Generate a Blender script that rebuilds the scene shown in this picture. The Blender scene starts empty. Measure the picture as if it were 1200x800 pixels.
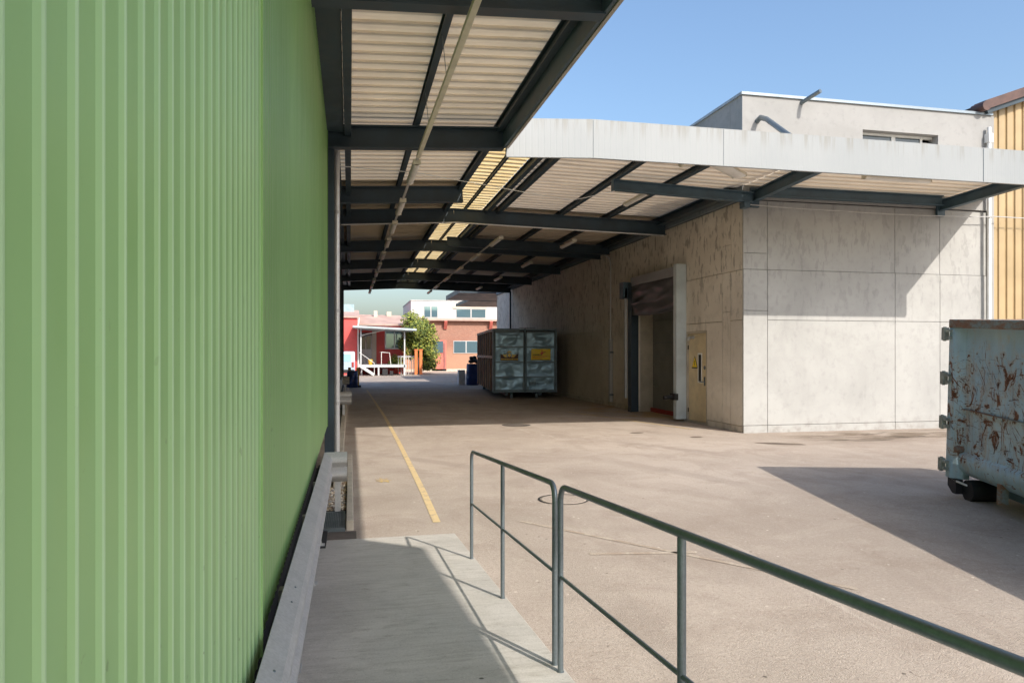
import bpy, math, random
from math import sin, cos, pi, radians, sqrt, atan2
from mathutils import Vector, Matrix, noise as mnoise
random.seed(7)
S = bpy.context.scene
COL = S.collection
# ------------------------------------------------------------------ camera, sky, sun, exposure
cam = bpy.data.cameras.new('camera'); camo = bpy.data.objects.new('camera', cam); COL.objects.link(camo)
cam.lens = 25.5; cam.sensor_width = 36; cam.shift_y = 13/1200; cam.clip_start = .02; cam.clip_end = 3000
camo.location = (0, 0, 1.72); camo.rotation_euler = (radians(90), 0, radians(-12.6))
S.camera = camo
SUN_EL = radians(37.4); SUN_AZ = radians(159)          # clockwise from +Y
W = bpy.data.worlds.new('World'); S.world = W; W.use_nodes = True
nt = W.node_tree; bg = nt.nodes['Background']
sky = nt.nodes.new('ShaderNodeTexSky'); sky.sky_type = 'NISHITA'; sky.sun_disc = False
sky.sun_elevation = SUN_EL; sky.sun_rotation = SUN_AZ; sky.air_density = 1.3; sky.dust_density = 3.4; sky.ozone_density = 4.6
nt.links.new(sky.outputs[0], bg.inputs[0]); bg.inputs[1].default_value = .13
sl = bpy.data.lights.new('sun', 'SUN'); sl.energy = 2.9; sl.angle = radians(.5); sl.color = (1, .92, .82)
so = bpy.data.objects.new('sun', sl); COL.objects.link(so); so.location = (20, -40, 40)
sd = Vector((sin(SUN_AZ)*cos(SUN_EL), cos(SUN_AZ)*cos(SUN_EL), sin(SUN_EL)))
so.rotation_euler = sd.to_track_quat('Z', 'Y').to_euler()
S.view_settings.view_transform = 'Standard'; S.view_settings.look = 'None'
S.view_settings.exposure = .87; S.view_settings.gamma = 1; S.view_settings.use_curve_mapping = False
S.cycles.max_bounces = 10; S.cycles.diffuse_bounces = 8; S.cycles.transparent_max_bounces = 8
S.cycles.sample_clamp_indirect = 6

# ------------------------------------------------------------------ helpers
class MB:
    """collects shapes; build() links them as one mesh object"""
    def __init__(s): s.v = []; s.f = []; s.m = []; s.sm = []
    def add(s, vs, fs, mi=0, smooth=False):
        b = len(s.v); s.v += [tuple(p) for p in vs]
        for f in fs: s.f.append(tuple(b+i for i in f)); s.m.append(mi); s.sm.append(smooth)
        return s
    def box(s, x0, x1, y0, y1, z0, z1, mi=0):
        vs = [(x, y, z) for x in (x0, x1) for y in (y0, y1) for z in (z0, z1)]
        return s.add(vs, [(0,1,3,2),(4,6,7,5),(0,4,5,1),(2,3,7,6),(0,2,6,4),(1,5,7,3)], mi)
    def bar(s, p0, p1, w, h, mi=0, up=(0,0,1)):
        p0 = Vector(p0); p1 = Vector(p1); d = (p1-p0).normalized(); u = Vector(up)
        r = d.cross(u).normalized(); u = r.cross(d)
        vs = []
        for p in (p0, p1):
            for a, b in ((-1,-1),(1,-1),(1,1),(-1,1)): vs.append(p + r*a*w/2 + u*b*h/2)
        return s.add(vs, [(0,1,2,3),(7,6,5,4),(0,4,5,1),(1,5,6,2),(2,6,7,3),(3,7,4,0)], mi)
    def ibeam(s, p0, p1, h, w, tf=.022, tw=.014):
        """p0, p1 = centre of the underside"""
        p0 = Vector(p0); p1 = Vector(p1); z = Vector((0,0,1))
        s.bar(p0+z*tf/2, p1+z*tf/2, w, tf); s.bar(p0+z*(h-tf/2), p1+z*(h-tf/2), w, tf)
        return s.bar(p0+z*h/2, p1+z*h/2, tw, h-2*tf)
    def tube(s, pts, r, n=12, mi=0, caps=True, smooth=True):
        pts = [Vector(p) for p in pts]; k = len(pts)
        if not hasattr(r, '__len__'): r = [r]*k
        t0 = (pts[1]-pts[0]).normalized(); u = t0.orthogonal().normalized(); vs = []
        for i, p in enumerate(pts):
            t = (pts[min(i+1,k-1)]-pts[max(i-1,0)]).normalized()
            u = (u - t*u.dot(t)).normalized(); w = t.cross(u)
            for j in range(n):
                a = 2*pi*j/n; vs.append(p + (u*cos(a)+w*sin(a))*r[i])
        fs = [(i*n+j, i*n+(j+1)%n, (i+1)*n+(j+1)%n, (i+1)*n+j) for i in range(k-1) for j in range(n)]
        s.add(vs, fs, mi, smooth)
        if caps:
            s.add(vs[:n], [tuple(range(n))[::-1]], mi); s.add(vs[-n:], [tuple(range(n))], mi)
        return s
    def prism(s, poly, fn, a, b, mi=0):
        """poly 2-D outline, fn(u, v, w) -> point, extruded w = a..b"""
        n = len(poly); vs = [fn(u, v, a) for u, v in poly]+[fn(u, v, b) for u, v in poly]
        return s.add(vs, [tuple(range(n))[::-1], tuple(range(n, 2*n))]+[(i,(i+1)%n,n+(i+1)%n,n+i) for i in range(n)], mi)
    def strip(s, prof, fn, ws, mi=0, smooth=False):
        """open profile swept through the values ws"""
        n = len(prof); vs = [fn(u, v, w) for w in ws for u, v in prof]
        return s.add(vs, [(i*n+j, i*n+j+1, (i+1)*n+j+1, (i+1)*n+j) for i in range(len(ws)-1) for j in range(n-1)], mi, smooth)
    def lathe(s, cx, cy, prof, n=24, mi=0, smooth=True):
        vs = [(cx+r*cos(2*pi*j/n), cy+r*sin(2*pi*j/n), z) for r, z in prof for j in range(n)]
        s.add(vs, [(i*n+j, i*n+(j+1)%n, (i+1)*n+(j+1)%n, (i+1)*n+j) for i in range(len(prof)-1) for j in range(n)], mi, smooth)
        s.add(vs[-n:], [tuple(range(n))], mi); return s.add(vs[:n], [tuple(range(n))[::-1]], mi)
    def build(s, name, mat, parent=None, loc=None, world=True, bevel=0, seg=2, solid=0):
        o0 = Vector(loc) if loc else (parent_world(parent) if parent and world else Vector((0,0,0)))
        me = bpy.data.meshes.new(name); me.from_pydata([tuple(Vector(p)-o0) for p in s.v], [], s.f)
        for m in (mat if isinstance(mat, (list, tuple)) else [mat]): me.materials.append(m)
        me.polygons.foreach_set('material_index', s.m); me.polygons.foreach_set('use_smooth', s.sm); me.update()
        o = bpy.data.objects.new(name, me); COL.objects.link(o)
        if parent: o.parent = parent
        if loc: o.location = loc
        if solid:
            q = o.modifiers.new('solid', 'SOLIDIFY'); q.thickness = solid; q.offset = 0
        if bevel:
            q = o.modifiers.new('bevel', 'BEVEL'); q.width = bevel; q.segments = seg; q.limit_method = 'ANGLE'; q.angle_limit = radians(40)
        return o
def parent_world(o):
    p = Vector((0,0,0))
    while o: p += o.location; o = o.parent
    return p
def tag(o, label=None, cat=None, group=None, kind=None):
    for k, v in (('label', label), ('category', cat), ('group', group), ('kind', kind)):
        if v: o[k] = v
    return o
def thing(name, label, cat, loc=(0,0,0), rz=0, group=None):
    o = bpy.data.objects.new(name, None); COL.objects.link(o); o.empty_display_size = .2
    o.location = loc; o.rotation_euler = (0, 0, rz); return tag(o, label, cat, group)
def copy_thing(root, loc, rz=None, label=None):
    r = root.copy(); COL.objects.link(r); r.location = loc
    if rz is not None: r.rotation_euler = (0, 0, rz)
    if label: r['label'] = label
    def kids(src, dst):
        for ch in list(src.children):
            c = ch.copy(); COL.objects.link(c); c.parent = dst; kids(ch, c)
    kids(root, r); return r

# ------------------------------------------------------------------ materials
class NT:
    def __init__(s, name):
        s.m = bpy.data.materials.new(name); s.m.use_nodes = True; s.t = s.m.node_tree
        s.b = s.t.nodes['Principled BSDF']; s.out = s.t.nodes['Material Output']
        g = s.t.nodes.new('ShaderNodeNewGeometry'); s.pos = g.outputs['Position']; s.nrm = g.outputs['Normal']
        s.obj = s.t.nodes.new('ShaderNodeTexCoord').outputs['Object']
    def N(s, ty, **kw):
        n = s.t.nodes.new(ty)
        for k, v in kw.items(): setattr(n, k, v)
        return n
    def L(s, a, b): s.t.links.new(a, b)
    def scaled(s, src, sc):
        n = s.N('ShaderNodeMapping'); s.L(src, n.inputs[0]); n.inputs['Scale'].default_value = sc; return n.outputs[0]
    def noise(s, scale, detail=4, rough=.55, src=None, sc=None, dist=0):
        n = s.N('ShaderNodeTexNoise'); n.inputs['Scale'].default_value = scale; n.inputs['Detail'].default_value = detail
        n.inputs['Roughness'].default_value = rough; n.inputs['Distortion'].default_value = dist
        p = src or s.pos
        if sc: p = s.scaled(p, sc)
        s.L(p, n.inputs['Vector']); return n.outputs[0]
    def ramp(s, x, lo, hi, a=0., b=1.):
        n = s.N('ShaderNodeMapRange'); n.clamp = True; n.interpolation_type = 'SMOOTHSTEP'
        s.L(x, n.inputs[0])
        for i, v in enumerate((lo, hi, a, b)): n.inputs[i+1].default_value = v
        return n.outputs[0]
    def math(s, op, a, b=0.):
        n = s.N('ShaderNodeMath', operation=op)
        for i, v in enumerate((a, b)):
            if isinstance(v, (int, float)): n.inputs[i].default_value = v
            else: s.L(v, n.inputs[i])
        return n.outputs[0]
    def mix(s, f, a, b, mode='MIX'):
        n = s.N('ShaderNodeMix', data_type='RGBA', blend_type=mode)
        for i, v in ((0, f), (6, a), (7, b)):
            if isinstance(v, (int, float)): n.inputs[i].default_value = v
            elif isinstance(v, tuple): n.inputs[i].default_value = (*v[:3], 1)
            else: s.L(v, n.inputs[i])
        return n.outputs[2]
    def sep(s, src=None):
        n = s.N('ShaderNodeSeparateXYZ'); s.L(src or s.pos, n.inputs[0]); return n.outputs
    def done(s, color, rough=.6, metal=0, bump=None, bs=.3, bd=.01, spec=None):
        for k, v in (('Base Color', color), ('Roughness', rough), ('Metallic', metal)):
            if isinstance(v, tuple): s.b.inputs[k].default_value = (*v[:3], 1)
            elif isinstance(v, (int, float)): s.b.inputs[k].default_value = v
            else: s.L(v, s.b.inputs[k])
        if spec is not None: s.b.inputs['Specular IOR Level'].default_value = spec
        if bump is not None:
            n = s.N('ShaderNodeBump'); n.inputs['Strength'].default_value = bs; n.inputs['Distance'].default_value = bd
            s.L(bump, n.inputs['Height']); s.L(n.outputs[0], s.b.inputs['Normal'])
        return s.m
def each(name, mat, parent, boxes, world=False, bevel=0):
    for q in boxes:
        b = MB(); b.box(*q); b.build(name, mat, parent, world=world, bevel=bevel)
def plain(name, col, rough=.55, metal=0, var=.18, sc=3., fine=40., bs=.15, local=False, spec=None):
    """a base colour with broad and fine uneven wear"""
    t = NT(name); src = t.obj if local else t.pos
    a = t.noise(sc, 5, .6, src); b = t.noise(fine, 3, .6, src)
    dark = tuple(c*(1-var) for c in col); lite = tuple(min(1, c*(1+var*.6)) for c in col)
    c1 = t.mix(t.ramp(a, .3, .7), dark, lite)
    c2 = t.mix(t.math('MULTIPLY', t.ramp(b, .55, .75), .25), c1, dark)
    r = t.ramp(a, .3, .7, max(.05, rough-.08), min(1, rough+.1))
    return t.done(c2, r, metal, b, bs, .002, spec)
M = {}
def ground_mat():
    t = NT('yard_paving'); x, y, z = t.sep()
    big = t.noise(.25, 6, .62); mid = t.noise(1.1, 7, .68, dist=.5); fine = t.noise(34, 4, .75); grit = t.noise(95, 3, .7)
    c = t.mix(t.ramp(big, .36, .64), (.36,.305,.258), (.46,.395,.338))
    c = t.mix(t.math('MULTIPLY', t.ramp(mid, .46, .70), .55), c, (.285,.228,.186))
    pale = t.noise(2.2, 7, .75, dist=.6)
    c = t.mix(t.math('MULTIPLY', t.ramp(pale, .54, .68), .3), c, (.54,.475,.405))
    scr = t.noise(2.4, 5, .6, sc=(1.6, .12, 1), dist=.35)
    c = t.mix(t.math('MULTIPLY', t.ramp(scr, .66, .71), .3), c, (.60,.54,.47))
    scr2 = t.noise(3.1, 5, .6, sc=(.13, 1.7, 1), dist=.35)
    c = t.mix(t.math('MULTIPLY', t.ramp(scr2, .66, .70), .25), c, (.22,.18,.15))
    c = t.mix(t.math('MULTIPLY', t.ramp(fine, .5, .72), .6), c, (.25,.205,.168))
    c = t.mix(t.math('MULTIPLY', t.ramp(fine, .46, .28), .5), c, (.60,.53,.45))
    c = t.mix(t.math('MULTIPLY', t.ramp(grit, .58, .74), .42), c, (.66,.59,.51))
    c = t.mix(t.math('MULTIPLY', t.ramp(grit, .44, .28), .6), c, (.13,.105,.085))
    pt = t.noise(.55, 4, .6, sc=(1.6, .5, 1), dist=1.4); c = t.mix(t.math('MULTIPLY', t.ramp(pt, .50, .58), .2), c, (.27,.215,.175))
    p2 = t.noise(.38, 5, .65, sc=(.6, 1.4, 1), dist=2.0); c = t.mix(t.math('MULTIPLY', t.ramp(p2, .57, .62), .10), c, (.56,.49,.42))
    vs_ = t.N('ShaderNodeTexVoronoi'); vs_.inputs['Scale'].default_value = 9; t.L(t.pos, vs_.inputs['Vector'])
    dots = t.math('MULTIPLY', t.ramp(vs_.outputs['Distance'], .14, .08), t.ramp(t.noise(5, 3), .54, .6))
    c = t.mix(t.math('MULTIPLY', dots, .75), c, t.mix(t.ramp(vs_.outputs['Color'], .4, .5), (.09,.075,.06), (.68,.62,.54)))
    # brown damp stains in front of the concrete wall
    d = t.math('ABSOLUTE', t.math('SUBTRACT', y, 13.0)); near = t.ramp(d, .3, 1.25, 1, 0)
    xr = t.ramp(x, 8.4, 9.6); st = t.noise(.9, 6, .7, sc=(.55, 2.2, 1), dist=1.5)
    m = t.math('MULTIPLY', t.math('MULTIPLY', near, xr), t.ramp(st, .40, .56))
    c = t.mix(t.math('MULTIPLY', m, .8), c, (.15,.11,.075))
    st2 = t.noise(2.3, 5, .6, sc=(.5, 1.8, 1), dist=.8)
    m2 = t.math('MULTIPLY', t.math('MULTIPLY', near, xr), t.ramp(st2, .56, .62))
    c = t.mix(t.math('MULTIPLY', m2, .8), c, (.07,.055,.042))
    # ochre sand washed along the dock wall
    o1 = t.math('MULTIPLY', t.ramp(x, 6.2, 7.6), t.math('MULTIPLY', t.ramp(y, 16.5, 18.5), t.ramp(y, 25, 21)))
    c = t.mix(t.math('MULTIPLY', t.math('MULTIPLY', o1, t.ramp(t.noise(.9, 5), .42, .6)), .75), c, (.42,.27,.11))
    # small oil spots
    v = t.N('ShaderNodeTexVoronoi'); v.inputs['Scale'].default_value = .33; v.inputs['Randomness'].default_value = 1
    wv = t.N('ShaderNodeVectorMath', operation='ADD'); t.L(t.pos, wv.inputs[0])
    nn = t.N('ShaderNodeTexNoise'); nn.inputs['Scale'].default_value = 1.3; nn.inputs['Detail'].default_value = 4; t.L(t.pos, nn.inputs['Vector'])
    sv = t.N('ShaderNodeVectorMath', operation='SCALE'); t.L(nn.outputs[1], sv.inputs[0]); sv.inputs['Scale'].default_value = .9
    t.L(sv.outputs[0], wv.inputs[1]); t.L(wv.outputs[0], v.inputs['Vector'])
    c = t.mix(t.math('MULTIPLY', t.ramp(v.outputs['Distance'], .1, .05), .35), c, (.12,.095,.08))
    # tyre arcs and hairline cracks
    w = t.N('ShaderNodeTexWave', wave_type='RINGS', rings_direction='Z'); w.inputs['Scale'].default_value = .16; w.inputs['Distortion'].default_value = 1.2
    w.inputs['Detail'].default_value = 3; w.inputs['Detail Scale'].default_value = .6
    off = t.N('ShaderNodeMapping'); off.inputs['Location'].default_value = (9, -4, 0); t.L(t.pos, off.inputs[0]); t.L(off.outputs[0], w.inputs['Vector'])
    tm = t.math('MULTIPLY', t.ramp(w.outputs['Fac'], .9, .99), t.ramp(big, .45, .6))
    c = t.mix(t.math('MULTIPLY', tm, .22), c, (.15,.12,.10))
    cr = t.N('ShaderNodeTexVoronoi', feature='DISTANCE_TO_EDGE'); cr.inputs['Scale'].default_value = .21; t.L(wv.outputs[0], cr.inputs['Vector'])
    c = t.mix(t.math('MULTIPLY', t.math('MULTIPLY', t.ramp(cr.outputs['Distance'], .003, .0006), t.ramp(big, .5, .62)), .3), c, (.10,.08,.065))
    h = t.math('ADD', t.math('MULTIPLY', fine, .8), grit)
    return t.done(c, t.ramp(mid, .3, .7, .75, .94), 0, h, .7, .01, .25)
M['ground'] = ground_mat()
def concrete_mat(name, a, b, streak=.5, pock=.6, bump=.4):
    t = NT(name)
    n1 = t.noise(.7, 6, .62, dist=.5); n2 = t.noise(6, 5, .65); n3 = t.noise(90, 3, .6)
    c = t.mix(t.ramp(n1, .33, .68), a, b)
    c = t.mix(t.math('MULTIPLY', t.ramp(n2, .5, .72), .3), c, tuple(q*.72 for q in a))
    s = t.noise(2.6, 5, .65, sc=(1, 1, .13))
    c = t.mix(t.math('MULTIPLY', t.ramp(s, .56, .72), streak), c, tuple(q*.55 for q in a))
    x, y, z = t.sep()
    p = t.noise(8.5, 3, .55, sc=(1, 1, .33)); hm = t.ramp(z, .8, 4.2)
    c = t.mix(t.math('MULTIPLY', t.math('MULTIPLY', t.ramp(p, .55, .63), hm), pock), c, tuple(q*.42 for q in a))
    lo = t.math('MULTIPLY', t.ramp(z, .35, .0), t.ramp(n2, .35, .7))
    c = t.mix(t.math('MULTIPLY', lo, .3), c, (.17,.135,.10))
    v = t.N('ShaderNodeTexVoronoi'); v.inputs['Scale'].default_value = 26; t.L(t.pos, v.inputs['Vector'])
    hole = t.ramp(v.outputs['Distance'], .13, .06)
    hole = t.math('MULTIPLY', hole, t.ramp(t.noise(9, 2), .5, .6))
    c = t.mix(t.math('MULTIPLY', hole, .5), c, tuple(q*.45 for q in a))
    h = t.math('SUBTRACT', t.math('ADD', t.math('MULTIPLY', n3, .4), n2), hole)
    return t.done(c, .88, 0, h, bump, .004, .25)
M['concrete_side'] = concrete_mat('shade_lifted_concrete', (.60,.545,.47), (.72,.665,.58), .25, .7)  # same concrete as the front, its shade lifted by a paler colour
M['concrete_front'] = concrete_mat('sun_dimmed_concrete', (.325,.326,.318), (.385,.386,.376), .12, .22, .25)  # same concrete as the side, strong sun toned down in the colour
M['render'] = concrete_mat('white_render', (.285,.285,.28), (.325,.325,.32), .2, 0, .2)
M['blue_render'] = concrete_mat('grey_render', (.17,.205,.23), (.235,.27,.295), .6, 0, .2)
def ramp_mat():
    t = NT('ramp_concrete')
    n1 = t.noise(1.2, 6, .65, dist=.8); n2 = t.noise(14, 5, .7, sc=(.5, 1, 1)); n3 = t.noise(110, 3, .65)
    c = t.mix(t.ramp(n1, .3, .7), (.42,.40,.365), (.55,.525,.48))
    br = t.noise(9, 4, .6, sc=(.35, 3.2, 1)); c = t.mix(t.math('MULTIPLY', t.ramp(br, .42, .7), .3), c, (.31,.28,.24))
    c = t.mix(t.math('MULTIPLY', t.ramp(n2, .5, .75), .55), c, (.29,.265,.225))
    v = t.N('ShaderNodeTexVoronoi'); v.inputs['Scale'].default_value = 3.4; t.L(t.pos, v.inputs['Vector'])
    sp = t.ramp(v.outputs['Distance'], .055, .03); sp = t.math('MULTIPLY', sp, t.ramp(t.noise(2.7, 2), .5, .55))
    c = t.mix(t.math('MULTIPLY', sp, .85), c, (.03,.028,.025))
    c = t.mix(t.math('MULTIPLY', t.ramp(n3, .55, .72), .5), c, (.68,.64,.57)); c = t.mix(t.math('MULTIPLY', t.ramp(n3, .44, .3), .5), c, (.22,.20,.17))
    return t.done(c, .88, 0, t.math('ADD', n2, n3), .35, .003, .25)
M['ramp'] = ramp_mat()
def green_mat(name, col, grey):
    t = NT(name); x, y, z = t.sep()
    a = t.noise(.8, 5, .6, sc=(1, 1, .35)); b = t.noise(5, 5, .7, sc=(1, 1, .3)); f = t.noise(55, 3, .7)
    dk = tuple(q*.82 for q in col)
    c = t.mix(t.ramp(a, .3, .7), dk, col)
    bounce = t.math('MULTIPLY', t.ramp(z, 2.6, .7), t.ramp(b, .25, .65))  # paler towards the foot: bounced light put into the colour
    c = t.mix(t.math('MULTIPLY', bounce, .35), c, grey)
    c = t.mix(t.math('MULTIPLY', t.ramp(f, .7, .78), .35), c, (.10,.13,.06))
    sp = t.noise(22, 3, .5); c = t.mix(t.math('MULTIPLY', t.math('MULTIPLY', t.ramp(sp, .69, .74), t.ramp(z, 2.3, 1.0)), .5), c, (.10,.14,.07))
    return t.done(c, t.ramp(b, .3, .7, .38, .5), 0, a, .05, .002, .45)
M['green_near'] = green_mat('near_green_cladding', (.27,.47,.165), (.39,.58,.32))  # second colour is the bounced light near the foot
M['green_near1'] = green_mat('lit_rib_side', (.32,.52,.215), (.43,.61,.36)); M['green_near2'] = green_mat('lit_rib_crown', (.40,.59,.31), (.51,.67,.44))  # ribs paler: light on the facets put into the colour
M['green_far1'] = green_mat('lit_green_rib', (.20,.36,.125), (.28,.43,.19))  # far ribs paler as well, facet light in the colour
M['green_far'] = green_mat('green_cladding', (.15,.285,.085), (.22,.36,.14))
def sheet_mat(name, col, dirt, pas=0):
    t = NT(name); x, y, z = t.sep()
    a = t.noise(.9, 5, .65); b = t.noise(3, 5, .7, sc=(.25, 3, 1)); f = t.noise(40, 3)
    c = t.mix(t.ramp(a, .3, .7), tuple(q*.85 for q in col), col)
    c = t.mix(t.math('MULTIPLY', t.ramp(b, .48, .72), dirt), c, tuple(q*.55 for q in col))
    t.done(c, .6, 0, f, .06, .002, .3)
    if pas:      # light-passing mix added to brighten the shade below
        tr = t.N('ShaderNodeBsdfTranslucent'); t.L(c, tr.inputs[0]); mx = t.N('ShaderNodeMixShader'); mx.inputs[0].default_value = pas
        t.L(t.b.outputs[0], mx.inputs[1]); t.L(tr.outputs[0], mx.inputs[2]); t.L(mx.outputs[0], t.out.inputs[0])
    return t.m
M['sheet_fill'] = sheet_mat('fill_beige_roof_sheet', (.86,.75,.58), .4, .17)  # passes light as an added fill under the near bays
M['pink_fill'] = sheet_mat('fill_dusty_roof_sheet', (.86,.75,.60), .6, .17)  # same added fill for the front and right bays
M['sheet'] = sheet_mat('beige_roof_sheet', (.84,.73,.56), .4)
M['sheet_pink'] = sheet_mat('dusty_roof_sheet', (.82,.71,.58), .6)
def skylight_mat():
    t = NT('yellowed_skylight'); b = t.noise(6, 4, .7, sc=(.3, 3, 1))
    c = t.mix(t.ramp(b, .35, .7), (.88,.70,.38), (.62,.42,.16))
    t.done(c, .5)
    tr = t.N('ShaderNodeBsdfTranslucent'); t.L(c, tr.inputs[0]); mx = t.N('ShaderNodeMixShader'); mx.inputs[0].default_value = .75
    t.L(t.b.outputs[0], mx.inputs[1]); t.L(tr.outputs[0], mx.inputs[2]); t.L(mx.outputs[0], t.out.inputs[0]); return t.m
M['skylight'] = skylight_mat()
M['steel'] = plain('blue_black_steel', (.026,.048,.066), .5, 0, .3, 2)
M['steel2'] = plain('slate_steel', (.05,.09,.12), .5, 0, .3, 2)
M['fascia'] = None
def fascia_mat():
    t = NT('white_fascia_sheet'); x, y, z = t.sep()
    s = t.noise(4, 5, .65, sc=(1.5, 1.5, .1)); a = t.noise(.6, 4)
    c = t.mix(t.ramp(a, .3, .7), (.262,.28,.288), (.288,.304,.311))
    top = t.ramp(z, 5.15, 5.46)
    c = t.mix(t.math('MULTIPLY', t.math('MULTIPLY', t.ramp(s, .47, .62), top), .5), c, (.19,.18,.15))
    c = t.mix(t.math('MULTIPLY', t.ramp(s, .58, .7), .25), c, (.23,.225,.21))
    return t.done(c, .5, 0, s, .04, .002, .4)
M['fascia'] = fascia_mat()
def galv_mat(name, col, rough, metal=.55):
    t = NT(name)
    n = t.noise(3, 5, .65, t.obj); n2 = t.noise(28, 4, .7, t.obj); n3 = t.noise(70, 3, .6, t.obj)
    c = t.mix(t.ramp(n3, .35, .65), tuple(q*.92 for q in col), tuple(min(1, q*1.06) for q in col))
    c = t.mix(t.math('MULTIPLY', t.ramp(n, .45, .7), .3), c, tuple(q*.65 for q in col))
    c = t.mix(t.math('MULTIPLY', t.ramp(n2, .62, .75), .2), c, (.60,.60,.58))
    return t.done(c, t.ramp(n, .3, .7, rough-.06, rough+.1), metal, n2, .04, .001)
M['galv'] = galv_mat('weathered_galvanised_steel', (.47,.47,.465), .55, .3)
M['galv_dark'] = galv_mat('dull_galvanised_tube', (.17,.205,.225), .38, .6)
M['pipe'] = galv_mat('bright_galvanised_pipe', (.60,.60,.60), .34, .35)
M['white_paint'] = plain('white_paint', (.70,.72,.72), .5, 0, .12, 4)
M['cream'] = plain('cream_plastic', (.62,.58,.46), .5, 0, .12, 4)
M['yellow_line'] = None
def line_mat(name, col, gap):
    t = NT(name); n = t.noise(7, 6, .75); n2 = t.noise(60, 3, .7)
    c = t.mix(t.ramp(t.math('ADD', t.math('MULTIPLY', n, .7), t.math('MULTIPLY', n2, .3)), gap, gap+.12), col, (.35,.28,.22))
    return t.done(c, .8, 0, n2, .3, .003, .3)
M['yellow_line'] = line_mat('worn_yellow_paint', (.60,.46,.25), .50)
M['faded_line'] = line_mat('faded_yellow_paint', (.52,.38,.16), .44)
M['kerb'] = concrete_mat('kerb_concrete', (.50,.45,.37), (.60,.54,.45), .1, 0)
M['dark'] = plain('dark_recess', (.02,.02,.02), .9)
M['asphalt'] = plain('dark_asphalt', (.12,.10,.085), .9, 0, .3, 5, 150, .4)
M['tan'] = plain('tan_cladding', (.38,.28,.15), .5, 0, .1, 1.5)
M['brown'] = plain('dark_brown_metal', (.085,.04,.03), .45, 0, .3, 4)
M['rubber'] = plain('black_rubber', (.018,.018,.02), .6)
M['black_sheet'] = plain('black_pvc_curtain', (.075,.075,.078), .42, 0, .3, 4)
M['door_beige'] = plain('beige_door_paint', (.62,.51,.32), .45, 0, .15, 3)
M['grey_door'] = plain('grey_door_panel', (.20,.20,.18), .55, 0, .2, 2)
M['jamb'] = plain('beige_jamb', (.45,.40,.32), .6, 0, .2, 2)
M['red'] = plain('red_paint', (.35,.035,.03), .5)
M['glass'] = NT('dark_window_glass').done((.05,.07,.08), .06, 0, spec=.8)
M['sky_glass'] = NT('reflecting_window_glass').done((.22,.36,.42), .05, .65)
M['black'] = plain('black_paint', (.015,.015,.015), .5)
M['sign_yellow'] = plain('sign_yellow', (.90,.66,.02), .45, 0, .08)
M['sign_red'] = plain('sign_red', (.65,.06,.03), .45)
M['sign_brown'] = plain('sign_brown', (.10,.04,.02), .5)
M['sign_gold'] = plain('sign_gold', (.88,.64,.12), .45)
M['sign_white'] = plain('sign_white', (.75,.74,.70), .5, 0, .1)

# ================================================================== SETTING
# ground: one sheet to the horizon, sinking slightly under the near end of the tilted dumpster
D0 = Vector((7.02, 7.42)); DD = Vector((-.275, -.9614)); DW = Vector((.9614, -.275))    # dumpster corner, its axis towards the camera, its width
def gz(x, y):
    p = Vector((x, y))-D0; s = p.dot(DD); w = p.dot(DW)
    f = max(0, min(1, (w+1.6)/1.6)); f *= max(0, min(1, (9-s)/2.5)); f *= max(0, min(1, (5-w)/2.))
    return -.0524*max(0, min(6.6, s-.35))*f*f*(3-2*f)
xs = [-900,-300,-100,-40,-15,-5]+[-2+i*.5 for i in range(50)]+[25,40,100,300,900]
ys = [-900,-300,-100,-40,-15,-8]+[-5+i*.5 for i in range(36)]+[15,20,30,50,100,300,1200]
g = MB(); nx = len(xs)
g.add([(x, y, gz(x, y)) for y in ys for x in xs], [(j*nx+i, j*nx+i+1, (j+1)*nx+i+1, (j+1)*nx+i) for j in range(len(ys)-1) for i in range(nx-1)], 0, True)
tag(g.build('ground', M['ground']), 'sandy beige worn yard paving with stains and tyre marks', 'ground', kind='structure')
# ramp
RE = 6.85; RS = .069
def rz(y): return max(0, RS*(RE-y))
r = MB(); RX0, RX1 = -.285, .975
r.add([(RX0,-7,rz(-7)),(RX1,-7,rz(-7)),(RX1,RE,.004),(RX0,RE,.004),(RX0,-7,-.1),(RX1,-7,-.1),(RX1,RE,-.1),(RX0,RE,-.1)],
      [(0,1,2,3),(0,4,5,1),(1,5,6,2),(2,6,7,3),(3,7,4,0)])
tag(r.build('ramp', M['ramp'], bevel=.006), 'grey concrete access ramp rising towards the viewer beside the green wall', 'ramp', kind='structure')
d = MB(); d.box(-.3, .06, RE+.004, 7.14, -.05, .006)
tag(d.build('path', M['asphalt']), 'dark strip of asphalt between the ramp and the grating', 'path', kind='structure')
# painted lines (sheets 4 mm above the ground)
def stripe(pts, w, mat, name, label):
    b = MB(); L = []
    fine = []
    for i in range(len(pts)-1):
        for k in range(6):
            f = k/6; fine.append((pts[i][0]*(1-f)+pts[i+1][0]*f, pts[i][1]*(1-f)+pts[i+1][1]*f))
    fine.append(pts[-1])
    for x, y in fine: L += [(x-w/2, y, .004), (x+w/2, y, .004)]
    b.add(L, [(2*i, 2*i+1, 2*i+3, 2*i+2) for i in range(len(fine)-1)])
    return tag(b.build(name, mat), label, 'road marking', kind='structure')
stripe([(.86,7.34),(.885,8.9),(.90,11.2),(.915,14.5),(.91,20),(.76,33.9)], .078, M['yellow_line'], 'road_marking', 'worn yellow line running away along the left edge of the yard')
b = MB(); cx, cy = .43, 9.9
b.add([(cx+rr*cos(a)*.8, cy+rr*sin(a)*1.3, .004) for k in range(14) for a, rr in [(2*pi*k/14, (.19, .09)[k % 2]*random.uniform(.7, 1.2))]], [tuple(range(14))])
tag(b.build('road_marking', M['faded_line']), 'faded yellow paint blot on the paving left of the yellow line', 'road marking', kind='structure')
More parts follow.
